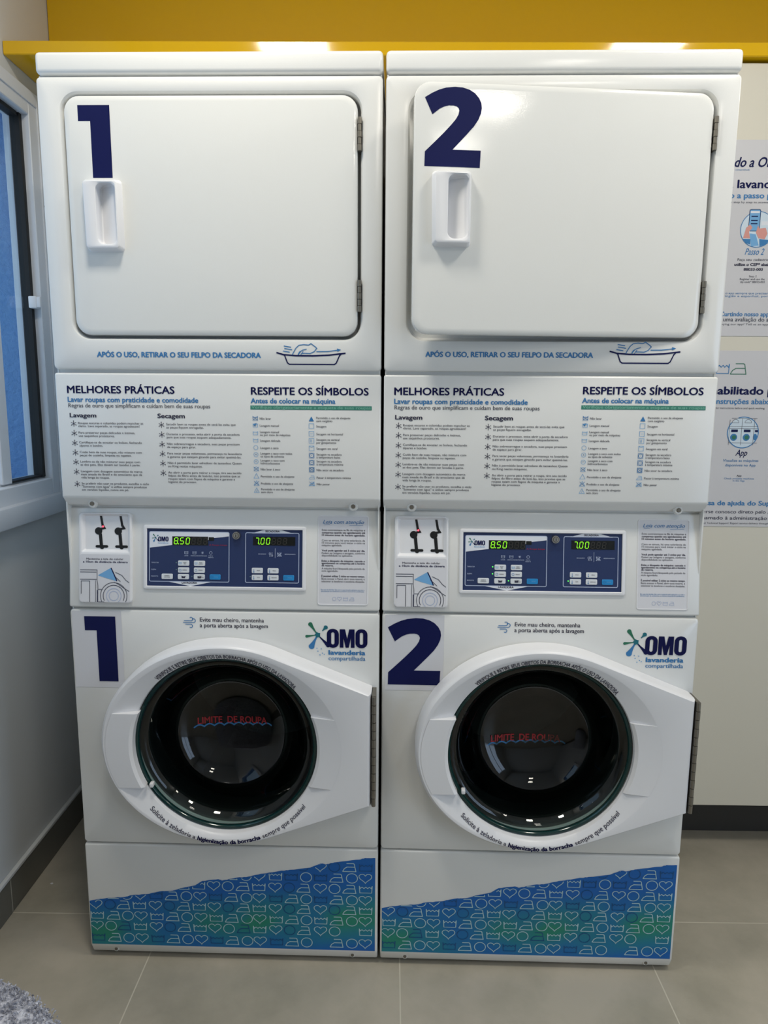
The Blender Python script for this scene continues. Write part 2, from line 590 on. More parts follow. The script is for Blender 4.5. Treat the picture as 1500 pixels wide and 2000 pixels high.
# ---- window_1: white aluminium sliding window
def part(g, name, parent, label=None, smooth=35, **k):
    o = g.build(name, parent, smooth=smooth, **k)
    if label:
        o['label'] = label
    return o
g = G()
xo, xi = XW-0.060, XW+0.012
g.box(xo, xi, 0.520, 0.597, 0.995, 2.122, 'aluminium', 0.002, 1)          # right jamb
g.box(xi-0.0005, xi+0.004, 0.560, 0.597, 0.995, 2.122, 'aluminium', 0.001, 1)
g.box(xo, xi, WY0-0.03, WY0+0.05, 0.995, 2.122, 'aluminium', 0.002, 1)
g.box(xo, xi, WY0+0.05, 0.520, 2.060, 2.122, 'aluminium', 0.002, 1)         # head
g.box(xi-0.0005, xi+0.004, WY0+0.05, 0.560, 2.090, 2.122, 'aluminium', 0.001, 1)
g.box(xo, xi, WY0+0.05, 0.520, 1.045, 1.093, 'aluminium', 0.002, 1)         # bottom track
for dx in (-0.02, -0.05):
    g.box(XW+dx-0.002, XW+dx+0.002, WY0+0.05, 0.52, 1.093, 1.101, 'aluminium')
g.box(xi-0.012, xi+0.022, WY0-0.03, 0.600, 0.995, 1.048, 'aluminium', 0.003, 2)   # sill nose
for z in (1.841, 1.27):
    g.cyl((xi+0.003, 0.569, z), (xi+0.0055, 0.569, z), 0.0035, 'black', 12)
win = struct(g, 'window_1', 30)
g = G()
g.box(XW-0.034, XW-0.010, 0.300, 0.345, 1.097, 2.06, 'aluminium', 0.002, 1)
g.box(XW-0.034, XW-0.010, 0.345, 0.500, 1.097, 1.103, 'rubber')
g.box(XW-0.034, XW-0.010, 0.345, 0.500, 2.050, 2.06, 'rubber')
part(g, 'window_sash', win)
g = G(); g.box(XW-0.034, XW-0.008, 0.505, 0.5205, 1.097, 2.062, 'rubber'); part(g, 'window_seal', win)
g = G(); g.box(XW-0.024, XW-0.020, 0.340, 0.507, 1.10, 2.055, 'pane'); part(g, 'window_pane', win, smooth=0)
g = G(); g.box(XW-0.060, XW-0.056, WY0+0.05, 0.345, 1.10, 2.055, 'pane'); part(g, 'window_pane', win, smooth=0)
g = G()
g.box(XW-0.010, XW+0.012, 0.492, 0.520, 1.560, 1.592, 'plastic', 0.003, 2)
g.box(XW+0.010, XW+0.022, 0.494, 0.502, 1.562, 1.590, 'plastic', 0.002, 2)
part(g, 'window_latch', win)
# ---- yellow board, shelf
g = G(); g.box(XW+0.001, XR_, 0.690, YB-0.001, 2.2, CEIL-0.001, 'yellow', 0.002, 1)
o = g.build('wall_panel'); o.rotation_euler.z = ROOM_ROT
tag(o, 'glossy yellow board covering the wall above the yellow shelf', 'wall panel')
g = G()
prof = [(0.70, 2.1665), (0.4325, 2.1665), (0.4305, 2.1685), (0.4305, 2.1965), (0.4325, 2.1985), (0.70, 2.1985)]
g.prism_x(prof, XW+0.002, XR_-0.002, 'yellow')
o = g.build('shelf', smooth=40); o.rotation_euler.z = ROOM_ROT
tag(o, 'long glossy yellow shelf running above both stacked machines', 'shelf')

# ---- cream cabinet on the right
cab = empty('tall_cabinet', (0, 0, 0), ROOM_ROT)
tag(cab, 'cream tall cabinet with plain front right of the machines, carrying two posters', 'cabinet')
g = G(); g.box(0.722, 2.2, 0.450, 0.688, 0.147, 2.160, 'cream', 0.0012, 1); g.build('body', cab)
g = G(); g.box(0.722, 2.2, 0.552, 0.686, 0.0, 0.147, 'plinth_black'); part(g, 'plinth', cab, 'black recessed plinth')

# ------------------------------------------------------------------ printed marks used in several places
def heart(cx, cy, s):
    P = []
    for i in range(28):
        t = 2*PI*i/28
        P.append((cx + s*0.0305*16*math.sin(t)**3, cy + s*0.031*(13*math.cos(t)-5*math.cos(2*t)-2*math.cos(3*t)-math.cos(4*t)) + s*0.06))
    return P
def dense(P, closed, step=0.0022):
    Q = []
    n = len(P)
    for i in range(n if closed else n-1):
        a, b = P[i], P[(i+1) % n]
        d = math.hypot(b[0]-a[0], b[1]-a[1]); k = max(1, int(d/step))
        for j in range(k):
            Q.append((a[0]+(b[0]-a[0])*j/k, a[1]+(b[1]-a[1])*j/k))
    if not closed:
        Q.append(P[-1])
    return Q
def laundry_icon(g, kind, cx, cy, s, w, mp_, mt, e=0.0008, clip=None, q=1.0):
    c0 = cy
    mp = (lambda u, v, l: mp_(u, c0+(v-c0)*q, l)) if q != 1.0 else mp_
    if clip and q != 1.0:
        clip0 = clip
        clip = lambda p: clip0((p[0], c0+(p[1]-c0)*q))
    """s = overall size"""
    if kind == 'o':
        g.ring(cx, cy, s*0.40, w, mp, mt, e, 30, clip=clip)
    elif kind == 'h':
        g.line(heart(cx, cy, s*0.98), w, mp, mt, e, True, clip)
    elif kind == 't':
        P = [(cx-.5*s, cy+.38*s), (cx-.46*s, cy-.36*s), (cx+.46*s, cy-.36*s), (cx+.5*s, cy+.38*s)]
        P = dense(P, False) if clip else P
        g.line(P, w, mp, mt, e, False, clip)
        zz = [(cx-.5*s, cy+.38*s)] + [(cx-.5*s+s*(i+.5)/7, cy+(.12 if i % 2 == 0 else .27)*s) for i in range(7)] + [(cx+.5*s, cy+.38*s)]
        g.line(zz, w, mp, mt, e, False, clip)
    elif kind == 'i':
        P = [(cx-.55*s, cy-.36*s), (cx+.55*s, cy-.36*s), (cx+.42*s, cy+.30*s), (cx+.34*s, cy+.36*s), (cx-.22*s, cy+.36*s)]
        P = dense(P, False) if clip else P
        g.line(P, w, mp, mt, e, False, clip)
        Q = [(cx-.55*s, cy-.36*s), (cx-.40*s, cy-.10*s), (cx-.18*s, cy+.04*s), (cx+.46*s, cy+.04*s)]
        Q = dense(Q, False) if clip else Q
        g.line(Q, w, mp, mt, e, False, clip)

def drop(g, cx, cy, tx, ty, r, mp, mt, e, neck=0.22, k=14):
    """a splash arm: thin at (cx, cy), swelling to a round end at (tx, ty)"""
    d = Vector((tx-cx, ty-cy)); L = d.length; d.normalize(); n = Vector((-d.y, d.x))
    A, B = [], []
    for i in range(k+1):
        t = i/k
        x = t*(L+r*0.0)
        wdt = r*(neck + (1-neck)*t**2.2)
        if t > 0.82:
            pass
        A.append(Vector((cx, cy)) + d*x + n*wdt); B.append(Vector((cx, cy)) + d*x - n*wdt)
    cap_ = []
    for i in range(1, 10):
        a = PI/2 - PI*i/10
        cap_.append(Vector((tx, ty)) + d*math.cos(a)*r + n*math.sin(a)*r)
    g.poly([(p.x, p.y) for p in A+cap_+B[::-1]], mp, mt, e)

def omo_letters(g, x0, x1, z0, z1, mp, mt, e):
    w = x1-x0; h = z1-z0
    lw = w*0.295; th = lw*0.36
    for a in (x0, x1-lw):
        out = rr(a, a+lw, z0-h*0.015, z1+h*0.015, lw*0.46, 6)
        inn = rr(a+th, a+lw-th, z0+h*0.17, z1-h*0.17, (lw-2*th)*0.47, 6)
        n = len(out)
        g.add([mp(p[0], p[1], e) for p in out+inn], [(i, (i+1) % n, n+(i+1) % n, n+i) for i in range(n)], mt)
    a = x0+lw+w*0.022; b = x1-lw-w*0.022; m = (a+b)/2; W = b-a
    g.poly([(a, z0), (a, z1), (a+W*.36, z1), (m, z0+h*.48), (b-W*.36, z1), (b, z1), (b, z0), (b-W*.25, z0), (b-W*.25, z0+h*.52),
            (m+W*.10, z0), (m-W*.10, z0), (a+W*.25, z0+h*.52), (a+W*.25, z0)], mp, mt, e)

def splash(g, cx, cy, s, mp, e, mats=('leaf', 'leaf', 'blue', 'navy', 'teal')):
    """s = unit: one pixel row of the logo print"""
    P = lambda x, y: (cx+x*s, cy+y*s)
    arms = [(-135, 205, 40, mats[0]), (-205, -30, 28, mats[1]), (-115, -225, 55, mats[2]), (195, -200, 42, mats[3])]
    for x, y, r, m_ in arms:
        t = P(x, y); drop(g, cx, cy, t[0], t[1], r*s, mp, m_, e, 0.25 if r > 30 else 0.3)
    q = P(90, 80); t = P(150, 145); drop(g, q[0], q[1], t[0], t[1], 42*s, mp, mats[4], e, 0.25)
    star = []
    for i in range(10):
        a = PI/2 + i*PI/5 + 0.3
        r = 62 if i % 2 == 0 else 44
        star.append(P(r*math.cos(a), r*math.sin(a)))
    g.poly(star, mp, mats[4], e+0.0002)

def sparkle(g, cx, cz, s, mp, mt, e=0.0006):
    for i in range(6):
        a = PI/2*0.35 + i*PI/3
        g.line([(cx+.1*s*math.cos(a), cz+.1*s*math.sin(a)), (cx+s*math.cos(a), cz+s*math.sin(a))], s*0.16, mp, mt, e)
        if i % 2:
            g.disc(cx+s*0.92*math.cos(a), cz+s*0.92*math.sin(a), s*0.15, mp, mt, e+0.0001, 8)
    g.disc(cx, cz, s*0.17, mp, mt, e+0.0001, 10)

TWO = [(258, 268), (330, 225), (400, 193), (470, 173), (560, 165), (640, 172), (710, 195), (765, 230), (808, 280), (832, 330), (838, 380),
       (830, 435), (806, 495), (765, 560), (700, 635), (620, 722), (548, 800), (838, 812), (832, 990), (262, 965), (265, 815), (360, 722),
       (450, 632), (530, 545), (575, 490), (600, 445), (609, 405), (600, 378), (580, 360), (545, 352), (500, 352), (460, 360), (410, 383), (335, 440)]
def two_poly(x0, x1, z0, z1):
    # the print leans with the open door; take the slant out of the outline
    P = []
    for x, y in TWO:
        y2 = y - (x-258)*0.040
        P.append(((x-258)/580.0, (960-y2)/795.0))
    return [(x0+(x1-x0)*a, z0+(z1-z0)*b) for a, b in P]
def one_poly(x0, x1, z0, z1):
    w, h = x1-x0, z1-z0
    return [(x0, z1), (x1, z1), (x1, z0), (x0+w*.378, z0), (x0+w*.378, z1-h*.215), (x0, z1-h*.215)]

front = lambda u, v, e: (u, -e, v)
HT = math.hypot(0.217, 0.029); CT, ST = 0.217/HT, 0.029/HT
def tilt(u, s, e):
    return (u, s*ST - e*CT, 0.866 + s*CT + e*ST)

# ------------------------------------------------------------------ one stacked washer and dryer
HW = 0.3415          # half width
DEP = 0.688
def seven(g, ch, x, s0, w, h, lit, e):
    """seven-segment digit, slanted"""
    SEG = {'8': 'abcdefg', '5': 'afgcd', '0': 'abcdef', '7': 'abc', ' ': ''}
    sl = 0.12
    def pt(a, b):
        return (x + a*w + b*h*sl, s0 + b*h)
    t = w*0.2
    segs = dict(a=((.1, 1), (.9, 1)), b=((1, .95), (1, .55)), c=((1, .45), (1, .05)), d=((.1, 0), (.9, 0)),
                e=((0, .45), (0, .05)), f=((0, .95), (0, .55)), g=((.12, .5), (.88, .5)))
    for k, (p, q) in segs.items():
        on = k in SEG.get(ch, '')
        if not on and lit is True:
            continue
        g.line([pt(*p), pt(*q)], t, tilt, 'lit' if on and lit else 'ghost', e)

def build_machine():
    root = empty('washer_dryer_stack', (-0.3445, 0, 0))
    P = {}
    # --- outer shell
    g = G()
    g.box(-0.3395, -0.3365, 0.012, DEP, 0.020, 1.947, 'enamel')
    g.box(0.3365, 0.3395, 0.012, DEP, 0.020, 1.947, 'enamel')
    g.box(-0.3365, 0.3365, DEP-0.004, DEP, 0.020, 1.947, 'enamel')
    for z0, z1 in ((1.925, 1.947), (1.360, 1.390), (1.070, 1.092), (0.855, 0.872), (0.285, 0.305)):
        g.box(-0.3365, 0.3365, 0.034 if z0 > 1.0 and z0 < 1.2 else 0.014, 0.05, z0, z1, 'enamel')
    g.build('cabinet_shell', root)
    # --- lid
    g = G(); g.box(-HW, HW, 0.0, DEP, 1.9475, 1.9880, 'enamel', 0.0085, 4); g.build('lid', root)
    # --- dryer front with the door opening, pan and drum
    x0, x1, z0, z1 = -0.2947, 0.2988, 1.4425, 1.9125
    K = 8
    A = lambda d, y, r=0.008: rr3(-HW+d, HW-d, 1.3785+d, 1.9425-d, r, y, K)
    B = lambda d, y, r=0.034: rr3(x0+d, x1-d, z0+d, z1-d, r, y, K)
    g = G()
    rings = [A(0, 0.03), A(0, 0.006), A(0.0016, 0.0018), A(0.005, 0.0), B(-0.008, 0.0, 0.040), B(-0.003, 0.0016, 0.037), B(0, 0.007), B(0.001, 0.028), B(0.006, 0.0325, 0.03),
             [(c[0], c[1], c[2]) for c in circ3(0.0, 1.69, 0.205, 0.0325, K)], circ3(0.0, 1.69, 0.205, 0.07, K)]
    g.loft(rings, 'enamel')
    rings = [circ3(0.0, 1.69, 0.205, 0.07, K), circ3(0.0, 1.69, 0.27, 0.09, K), circ3(0.0, 1.69, 0.27, 0.6, K)]
    g.loft(rings, 'drum', cap1=True)
    g.build('dryer_front', root)
    # --- dryer door, turning about its right edge
    hx = 0.298
    g = G()
    D = lambda d, y, r=0.030: rr3(-0.2890-hx+d, 0.2925-hx-d, 1.4485+d, 1.9075-d, r, y, K)
    rings = [D(0.03, 0.032, 0.02), D(0.02, 0.026, 0.025), D(0.002, 0.024), D(0, 0.020), D(0, 0.004), D(0.0012, 0.0006), D(0.0045, -0.0012), D(0.012, -0.0016, 0.024), rr3(-0.5270, -0.4825, 1.6200, 1.7435, 0.010, -0.0016, K)]
    g.loft(rings, 'door_enamel', cap0=True)
    door = g.build('dryer_door', root, loc=(hx, 0, 0))
    P['dryer_door'] = door
    g = G()
    for za, zb in ((1.803, 1.865), (1.4965, 1.559)):
        gg = G()
        n = 5
        for i in range(n):
            a = za+(zb-za)*i/n; b = za+(zb-za)*(i+1)/n
            gg.cyl((-0.0015, -0.0025, a+0.0004), (-0.0015, -0.0025, b-0.0004), 0.0042 if i % 2 == 0 else 0.0036, 'dark_steel', 14)
        gg.box(-0.0012, 0.0002, 0.0, 0.02, za, zb, 'dark_steel')
        part(gg, 'hinge', door, 'dark steel hinge')
    # handle with its pocket
    g = G()
    hx0, hx1, hz0, hz1 = -0.5505, -0.4790, 1.6135, 1.7475
    K2 = 8
    def hring(d, y, r=0.007, bow=0.005):
        out = []
        for a, y_, b in rr3(hx0+d, hx1-d, hz0+d, hz1-d, r, y, K2):
            t = (b-(hz0+hz1)/2)/((hz1-hz0)/2)
            if a < (hx0+hx1)/2:
                a -= bow*(1-t*t) - 0.002*(t < 0)*abs(t)
            else:
                a += bow*0.8*(1-t*t)
            out.append((a, y_, b))
        return out
    def pring(d, yl, yr, r=0.012):
        px0, px1, pz0, pz1 = hx0+0.0275, hx1-0.0065, hz0+0.011, hz1-0.008
        out = []
        for a, y_, b in rr3(px0+d, px1-d, pz0+d, pz1-d, r, 0, K2):
            t = min(1, max(0, (a-px0)/(px1-px0)))
            zt = (b-(pz0+pz1)/2)/((pz1-pz0)/2)
            a2 = a + (0.004*(1-zt*zt)*0.8 if t > 0.5 else -0.0015*(1-zt*zt))
            out.append((a2, yl+(yr-yl)*t, b))
        return out
    rings = [hring(-0.002, -0.001), hring(0.0, -0.006), hring(0.0015, -0.017), hring(0.0035, -0.0205, 0.005), hring(0.006, -0.0215, 0.005),
             pring(-0.0025, -0.0212, -0.0212), pring(-0.0004, -0.0200, -0.0200), pring(0.0006, 0.0040, -0.0165, 0.010), pring(0.003, 0.0060, -0.0140, 0.008)]
    g.loft(rings, 'plastic', cap1=True)
    g.build('door_handle', door)
    dfront = lambda u, v, e: (u, -0.0016-e, v)
    g = G(); g.poly(one_poly(-0.5580, -0.4945, 1.7538, 1.8887), dfront, 'navy'); P['one_a'] = part(g, 'number_decal', door, 'large navy figure 1', smooth=0)
    # --- notice under the dryer door
    g = G()
    text(g, front, 'APÓS O USO, RETIRAR O SEU FELPO DA SECADORA', -0.2480, 1.4043, 0.0104, 'blue', x1=0.0927, off=0.030)
    P['lint_notice'] = part(g, 'lint_notice', root, 'printed blue lint notice', smooth=0)
    g = G()
    tub = [(0.1255, 1.4150), (0.140, 1.4110), (0.165, 1.4090), (0.200, 1.4088), (0.235, 1.4105), (0.2682, 1.4145)]
    g.line(tub, 0.0030, front, 'navy')
    g.line([(0.139, 1.4115), (0.1425, 1.4090), (0.148, 1.3945), (0.152, 1.3915), (0.245, 1.3915), (0.249, 1.3945), (0.2555, 1.4090), (0.259, 1.4125)], 0.0024, front, 'navy')
    hand = [(0.158, 1.4105), (0.166, 1.4245), (0.172, 1.4300), (0.182, 1.4315), (0.192, 1.4305), (0.197, 1.4335), (0.206, 1.4270), (0.209, 1.4240), (0.203, 1.4170), (0.195, 1.4135), (0.185, 1.4140), (0.178, 1.4138)]
    g.line(hand, 0.0017, front, 'blue')
    g.line([(0.188, 1.4225), (0.180, 1.4205), (0.173, 1.4165), (0.170, 1.4110)], 0.0016, front, 'blue')
    for dx in (0.004, 0.009):
        g.line([(0.172+dx, 1.4180), (0.1665+dx, 1.4105)], 0.0014, front, 'blue')
    for a, b, z in ((0.141, 0.156, 1.4265), (0.142, 0.158, 1.4215), (0.139, 0.153, 1.4165)):
        g.line([(a, z+0.002), (b, z-0.0005)], 0.0018, front, 'blue')
    g.line([(0.208, 1.4175), (0.230, 1.4178), (0.252, 1.4205)], 0.0018, front, 'blue')
    g.poly([(0.259, 1.4215), (0.2505, 1.4240), (0.2515, 1.4172)], front, 'blue', 0.0006)
    P['tray'] = part(g, 'tray_drawing', root, 'printed drawing of a hand wiping a lint tray', smooth=0)
    # --- service panel with the instructions
    g = G()
    g.prism_x([(0.0, 1.1095), (0.0, 1.3715), (0.05, 1.3715), (0.05, 1.0895), (0.019, 1.0895)], -HW, HW, 'enamel', 0.0045, 3)
    sp = g.build('instruction_panel', root)
    P['panel'] = sp
    for x in (-0.2805, 0.2835):
        gg = G()
        gg.cyl((x, 0.0128, 1.0945), (x, 0.0075, 1.0945), 0.0105, 'enamel', 18, r1=0.008)
        gg.cyl((x, 0.0090, 1.0948), (x, 0.0045, 1.0948), 0.0052, 'dark_steel', 14, r1=0.0040)
        part(gg, 'screw', sp, 'small steel screw')
    g = G()
    zz = lambda py: 1.2680-(py-240)*0.000478
    text(g, front, 'MELHORES PRÁTICAS', -0.3155, 1.3300, 0.0150, 'deep_navy', x1=-0.0898, off=0.018)
    text(g, front, 'Lavar roupas com praticidade e comodidade', -0.3155, 1.3118, 0.0102, 'blue', x1=-0.0406, off=0.022)
    text(g, front, 'Regras de ouro que simplificam e cuidam bem de suas roupas', -0.3152, 1.3003, 0.0084, 'grey_ink', x1=-0.0154, off=0.006)
    text(g, front, 'Lavagem', -0.3132, 1.2795, 0.0090, 'dark_ink', x1=-0.2575, off=0.022)
    text(g, front, 'Secagem', -0.1270, 1.2795, 0.0090, 'dark_ink', x1=-0.0698, off=0.022)
    wash_txt = [((241, 'Roupas escuras e coloridas podem manchar as'), (254, 'claras. Lave separado, as roupas agradecem!')),
                ((283, 'Para preservar peças delicadas e íntimas,'), (297, 'use saquinhos protetores.')),
                ((326, 'Certifique-se de esvaziar os bolsos, fechando'), (340, 'zíperes e botões.')),
                ((369, 'Cuide bem de suas roupas, não misture com'), (383, 'peças de cozinha, limpeza ou tapetes.')),
                ((411, 'Lembre-se de não misturar suas peças com'), (425, 'as dos pets. Elas devem ser lavadas à parte.')),
                ((454, 'Lavagem com dosagem automática da marca'), (468, 'mais amada do Brasil e do amaciante que dá'), (482, 'vida longa às roupas.')),
                ((509, 'Se preferir não usar os produtos, escolha o ciclo'), (523, '"Somente com água" e utilize sempre produtos'), (537, 'em versões líquidas, nunca em pó.'))]
    dry_txt = [((243, 'Sacudir bem as roupas antes de secá-las evita que'), (257, 'as peças fiquem enrugadas.')),
               ((286, 'Durante o processo, evite abrir a porta da secadora'), (300, 'para que suas roupas sequem adequadamente.')),
               ((329, 'Não sobrecarregue a secadora, suas peças precisam'), (343, 'de espaço para girar.')),
               ((371, 'Para secar peças volumosas, permaneça na lavanderia'), (386, 'e garanta que estejam girando para evitar queimá-las.')),
               ((413, 'Não é permitido lavar edredons de tamanhos Queen'), (428, 'ou King nestas máquinas.')),
               ((456, 'Ao abrir a porta para retirar a roupa, tire seu tecido'), (470, 'felpos do filtro antes de lavá-las, isso previne que as'), (484, 'roupas saiam com fiapos da máquina e garante a'), (498, 'higiene do processo.'))]
    c0 = 0.0046
    def block(txt, xt, xb, ref, wref):
        sx = wref/width(ref, c0, 0.006, 1.0)
        for para in txt:
            sparkle(g, xb, zz(para[0][0]+3), 0.0064, front, 'dark_ink')
            for py, s in para:
                text(g, front, s, xt, zz(py)-0.0021, c0, 'grey_ink', off=0.006, sx=sx)
    block(wash_txt, -0.2968, -0.3062, wash_txt[6][1][1], 0.140)
    block(dry_txt, -0.1095, -0.1198, dry_txt[3][1][1], 0.157)
    P['print_a'] = part(g, 'instruction_print', sp, 'printed washing and drying tips', smooth=0)
    g = G()
    text(g, front, 'RESPEITE OS SÍMBOLOS', 0.0714, 1.3295, 0.0150, 'deep_navy', x1=0.3155, off=0.018)
    text(g, front, 'Antes de colocar na máquina', 0.0705, 1.3118, 0.0102, 'blue', x1=0.2466, off=0.022)
    g.rect(0.0690, 0.3226, 1.2985, 1.3070, front, 'green_bar')
    text(g, front, 'Verifique obrigatoriamente a etiqueta de suas roupas', 0.0715, 1.3005, 0.0060, 'pale_green', x1=0.3205, off=0.008, e=0.0008)
    zi = lambda py: 1.2805-(py-220)*0.000475
    left = [(220, ['Não lavar']), (251, ['Lavagem manual']), (285, ['Lavagem manual', 'ou por meio de máquinas']), (317, ['Lavagem delicada']), (349, ['Lavagem a seco']),
            (380, ['Lavagem a seco com todos', 'os tipos de solvente']), (411, ['Lavagem a seco com', 'hidrocarbonetos']), (444, ['Não lavar à seco']), (476, ['Permitido o uso de alvejante']),
            (508, ['Proibido o uso de alvejante']), (540, ['Permitido o uso de alvejante', 'sem cloro'])]
    right_ = [(222, ['Permitido o uso de alvejante', 'com oxigênio']), (252, ['Secagem']), (286, ['Secagem na horizontal']), (317, ['Secagem na vertical', 'por gotejamento']), (350, ['Secagem em varal']),
              (382, ['Secagem na secadora', 'à temperatura baixa']), (413, ['Secagem na secadora', 'à temperatura máxima']), (445, ['Não secar na secadora']), (479, ['Passar à temperatura mínima']), (508, ['Não passar'])]
    sxr = 0.0712/width('Permitido o uso de alvejante', c0, 0.006, 1.0)
    for rows, xt in ((left, 0.0882), (right_, 0.2068)):
        for py, ls in rows:
            zc = zi(py+2)
            for i, s in enumerate(ls):
                zl = zc - 0.0018 + (0.0031 if len(ls) == 2 else 0) - i*0.0062
                text(g, front, s, xt, zl, c0, 'grey_ink', off=0.006, sx=sxr)
    lw_ = 0.0008
    def tri(cx, cz, s, fill=False):
        Pp = [(cx-s*.55, cz-s*.45), (cx+s*.55, cz-s*.45), (cx, cz+s*.55)]
        if fill: g.poly(Pp, front, 'blue', 0.0006)
        else: g.line(Pp, lw_, front, 'sky', closed=True)
    def cross(cx, cz, s):
        for sg in (1, -1):
            g.line([(cx-s*.55, cz-sg*s*.45), (cx+s*.55, cz+sg*s*.45)], lw_, front, 'blue', 0.0007)
    def square(cx, cz, s, m_='sky'):
        g.line([(cx-s*.5, cz-s*.5), (cx+s*.5, cz-s*.5), (cx+s*.5, cz+s*.5), (cx-s*.5, cz+s*.5)], lw_, front, m_, closed=True)
    xi_ = 0.0788; S = 0.0100
    for i, (py, _) in enumerate(left):
        zc = zi(py)
        if i == 0: laundry_icon(g, 't', xi_, zc, S, lw_, front, 'blue'); cross(xi_, zc, S)
        elif i == 1:
            laundry_icon(g, 't', xi_, zc, S, lw_, front, 'sky'); g.poly([(xi_-S*.5, zc+S*.3), (xi_+S*.3, zc+S*.45), (xi_-S*.1, zc-S*.25)], front, 'blue', 0.0007)
        elif i in (2, 3): laundry_icon(g, 't', xi_, zc, S, lw_, front, 'sky')
        elif i < 8:
            g.ring(xi_, zc, S*.45, lw_, front, 'sky', n=20)
            if i == 5: text(g, front, 'A', xi_, zc-.0015, .0032, 'blue', align='c')
            if i == 6: text(g, front, 'F', xi_, zc-.0015, .0032, 'blue', align='c')
            if i == 7: cross(xi_, zc, S)
        else:
            tri(xi_, zc, S)
            if i == 9: cross(xi_, zc, S)
            if i == 10: g.line([(xi_-.001, zc-S*.4), (xi_+.0012, zc+.001)], lw_, front, 'sky')
    xi_ = 0.1965
    for i, (py, _) in enumerate(right_):
        zc = zi(py)
        if i == 0: tri(xi_, zc, S, True)
        elif i < 8:
            square(xi_, zc, S, 'blue' if i > 4 else 'sky')
            if i == 2: g.line([(xi_-.0025, zc), (xi_+.0025, zc)], lw_, front, 'sky')
            if i == 3:
                for d in (-.0018, 0): g.line([(xi_+d, zc-.003), (xi_+d, zc+.003)], lw_, front, 'sky')
            if i == 4: g.line([(xi_-.0045, zc+.0045), (xi_, zc+.002), (xi_+.0045, zc+.0045)], lw_, front, 'sky')
            if i > 4: g.ring(xi_, zc, S*.42, lw_, front, 'blue', n=18)
            if i in (5, 6):
                for d in ((0,) if i == 5 else (-.0012, .0012)): g.disc(xi_+d, zc, .0007, front, 'blue', n=8)
            if i == 7: cross(xi_, zc, S)
        else:
            laundry_icon(g, 'i', xi_, zc, S*1.05, lw_, front, 'sky')
            if i == 9: cross(xi_, zc, S)
    P['print_b'] = part(g, 'symbol_print', sp, 'printed chart of laundry symbols', smooth=0)

    # --- control panel, leaning back
    g = G()
    g.prism_x([(0.0, 0.8655), (0.0290, 1.0840), (0.12, 1.0840), (0.12, 0.8655)], -HW, HW, 'enamel', 0.0045, 3)
    cp = g.build('control_panel', root)
    tl = lambda pts, e: [tilt(a, b, e) for a, b in pts]
    def frame(g, x0, x1, s0, s1, r, border, h, mt, r2=None, K=6):
        o_ = lambda d, e: tl(rr(x0+d, x1-d, s0+d, s1-d, max(0.001, r-d), K), e)
        i_ = lambda d, e: tl(rr(x0+border+d, x1-border-d, s0+border+d, s1-border-d, (r2 or max(0.001, r-border)), K), e)
        g.loft([o_(0, -0.001), o_(0, h*0.5), o_(0.0008, h*0.85), o_(0.002, h), i_(-0.001, h), i_(0, h*0.8), i_(0, -0.001)], mt)
    # reader plate: recess above, sticker below
    g = G()
    px0, px1, ps0, ps1 = -0.3165, -0.2005, 0.0105, 0.2085
    rx0, rx1, rs0, rs1 = -0.3085, -0.2065, 0.1235, 0.2045
    o_ = lambda d, e: tl(rr(px0+d, px1-d, ps0+d, ps1-d, 0.008, 6), e)
    i_ = lambda d, e: tl(rr(rx0+d, rx1-d, rs0+d, rs1-d, 0.003, 6), e)
    g.loft([o_(0, -0.001), o_(0, 0.006), o_(0.001, 0.0078), o_(0.003, 0.0085), i_(-0.003, 0.0085), i_(-0.0012, 0.0078), i_(0, 0.006), i_(0.004, 0.0012)], 'plastic', cap1=True)
    plate = g.build('reader_plate', cp)
    a1 = lambda px, py: (-0.3135+(px-100)*(0.1133/1050) - 0.00000*py, 0.2066-(py-20)*(0.1961/1850))
    U = 0.1133/1050
    def slot(dx, name, label):
        g = G()
        q = lambda pts: [a1(a+dx, b) for a, b in pts]
        g.line(q([(500, 60), (540, 290)]), 46*U, tilt, 'black', 0.0018)
        g.disc(*a1(455+dx, 385), 76*U, tilt, 'black', 0.0018, 20)
        g.line(q([(480, 345), (575, 325), (530, 250)]), 44*U, tilt, 'black', 0.0018)
        g.line(q([(490, 440), (515, 710)]), 66*U, tilt, 'black', 0.0018)
        g.line(q([(415, 705), (630, 705)]), 52*U, tilt, 'black', 0.0019)
        g.disc(*a1(525+dx, 718), 44*U, tilt, 'black', 0.0018, 14)
        for sx_ in (418, 627): g.disc(*a1(sx_+dx, 705), 26*U, tilt, 'black', 0.0018, 10)
        part(g, name, cp, label, smooth=0)
    slot(0, 'reader_slot', 'black shaped slot with a red lamp glowing in it')
    slot(402, 'reader_slot', 'black shaped slot')
    g = G()
    c_ = a1(548, 292); p3 = tilt(c_[0], c_[1], 0.002)
    g.cyl(tilt(c_[0], c_[1], 0.0015), tilt(c_[0], c_[1], 0.0035), 0.0020, 'led_red', 12)
    part(g, 'indicator_lamp', cp, 'small red lamp')
    # sticker with the phone drawing
    g = G()
    e0 = 0.0089
    q = lambda pts: [a1(a, b) for a, b in pts]
    g.poly(rr(-0.3130, -0.2035, 0.0130, 0.1175, 0.005, 4), tilt, 'film', e0)
    text(g, tilt, 'Mantenha a tela do celular', a1(612, 0)[0], a1(0, 975)[1], 0.0042, 'dark_ink', off=0.006, e=e0+.0004, align='c', sx=1.28)
    text(g, tilt, 'a 10cm de distância da câmera', a1(622, 0)[0], a1(0, 1035)[1], 0.0042, 'navy', off=0.018, e=e0+.0004, align='c', sx=1.33)
    W1 = 12*U
    gi = 'grey_ink'
    def ln(pts, w=W1, m_=gi, closed=False): g.line(q(pts), w, tilt, m_, e0+.0005, closed)
